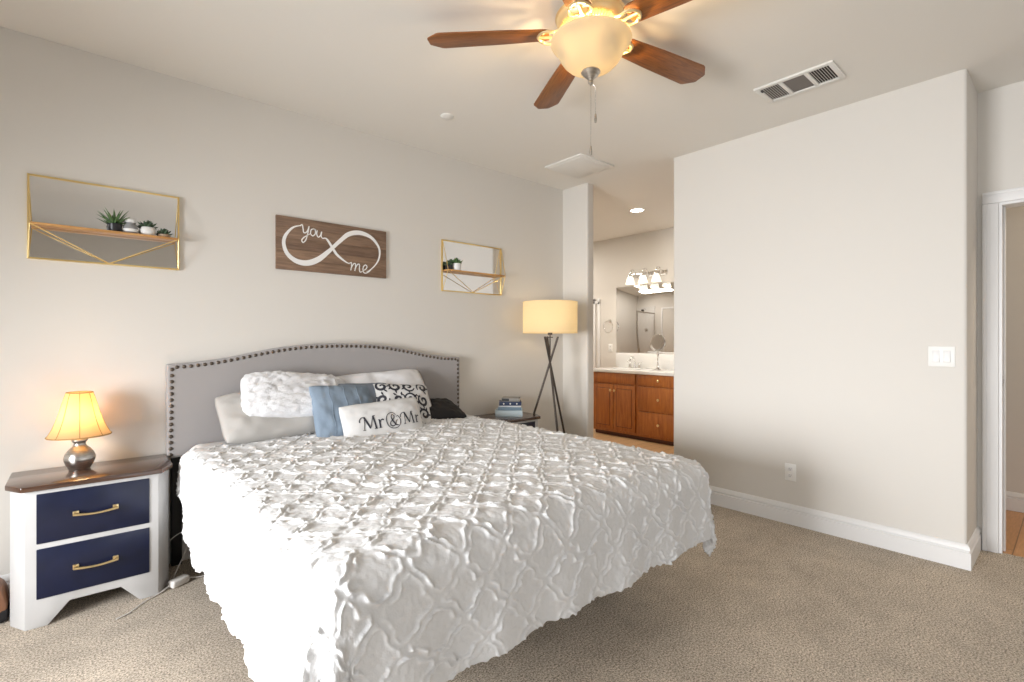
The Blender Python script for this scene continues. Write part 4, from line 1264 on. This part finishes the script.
# white casing further along the bathroom wall
b = B(); b.box(BX - 0.02, BX, 4.715, 4.755, 0, 1.88, 0.004); b.box(BX - 0.02, BX, 4.80, 4.99, 1.84, 1.88, 0.004); b.box(BX - 0.02, BX, 4.80, 4.84, 0, 1.88, 0.004)
b.box(BX - 0.02, BX, 4.715, 4.84, 1.80, 1.84, 0.003)
struct(b, 'trim_3', M_trim)
b = B(); b.box(BX - 0.016, BX, 4.40, 6.3, 0, 0.10, 0.003); struct(b, 'baseboard_bathroom', M_trim)

# shower on the far side, seen in the bathroom mirror
SHX = STX + 0.10
b = B(); b.box(SHX, SHX + 0.012, 5.30, 6.3, 0.0, 2.2); struct(b, 'wall_shower_tile', M_tile)
t = thing('overhead_shower', 'chrome shower head reflected at the top of the bathroom mirror', 'shower', (SHX + 0.012, 5.77, 2.06))
b = B(); b.tube(smooth_path([(0, 0, 0.03), (0.06, 0, 0.05), (0.12, 0, 0.03), (0.15, 0, -0.01)], 8), 0.011, 10); b.done('arm', M_chrome, t)
b = B(); b.lathe([(0.012, 0.03), (0.03, 0.02), (0.065, -0.01), (0.065, -0.025), (0, -0.028)], 24, M=Matrix.Translation((0.165, 0, -0.02)) @ Matrix.Rotation(-0.5, 4, 'Y')); b.done('rose', M_bronze, t)
t = thing('shower_valve', 'round shower valve reflected in the bathroom mirror', 'shower valve', (SHX + 0.012, 5.72, 1.19))
b = B(); b.lathe([(0.085, 0), (0.085, 0.008), (0.04, 0.014), (0.035, 0.05), (0, 0.055)], 28, M=Matrix.Rotation(PI / 2, 4, 'Y')); b.done('plate', M_nickel, t)
b = B(); b.tube([(0.045, 0, 0), (0.06, 0, -0.09)], 0.010, 8); b.done('lever', M_nickel, t)
t = thing('shower_enclosure', 'chrome framed glass shower panel reflected in the bathroom mirror', 'shower screen', (SHX + 0.012, 5.30, 0))
b = B(); b.box(0, 0.95, -0.02, 0.02, 1.85, 1.90, 0.004); b.box(0.91, 0.95, -0.02, 0.02, 0.05, 1.85, 0.004); b.box(0, 0.95, -0.02, 0.02, 0.0, 0.05, 0.004); b.done('frame', M_nickel, t)
b = B(); b.box(0.02, 0.92, -0.003, 0.003, 0.05, 1.85); b.done('pane', M_glass, t)
b = B(); b.box(STX + 0.10, STX + 0.12, 4.93, 5.0, 0, 2.1, 0.004); b.box(STX + 0.10, STX + 0.12, 4.2, 4.93, 2.03, 2.1, 0.004); b.box(STX + 0.10, STX + 0.12, 4.13, 4.2, 0, 2.1, 0.004); struct(b, 'trim_4', M_trim)
light('bathroom_ceiling_lamp', 'AREA', (4.8, 5.3, H - 0.03), 26, (1, 0.95, 0.88), 0.3, 0.3)
light('hall_ceiling_lamp', 'AREA', (4.7, -0.9, H - 0.03), 16, (1, 0.86, 0.68), 0.5, 0.5)
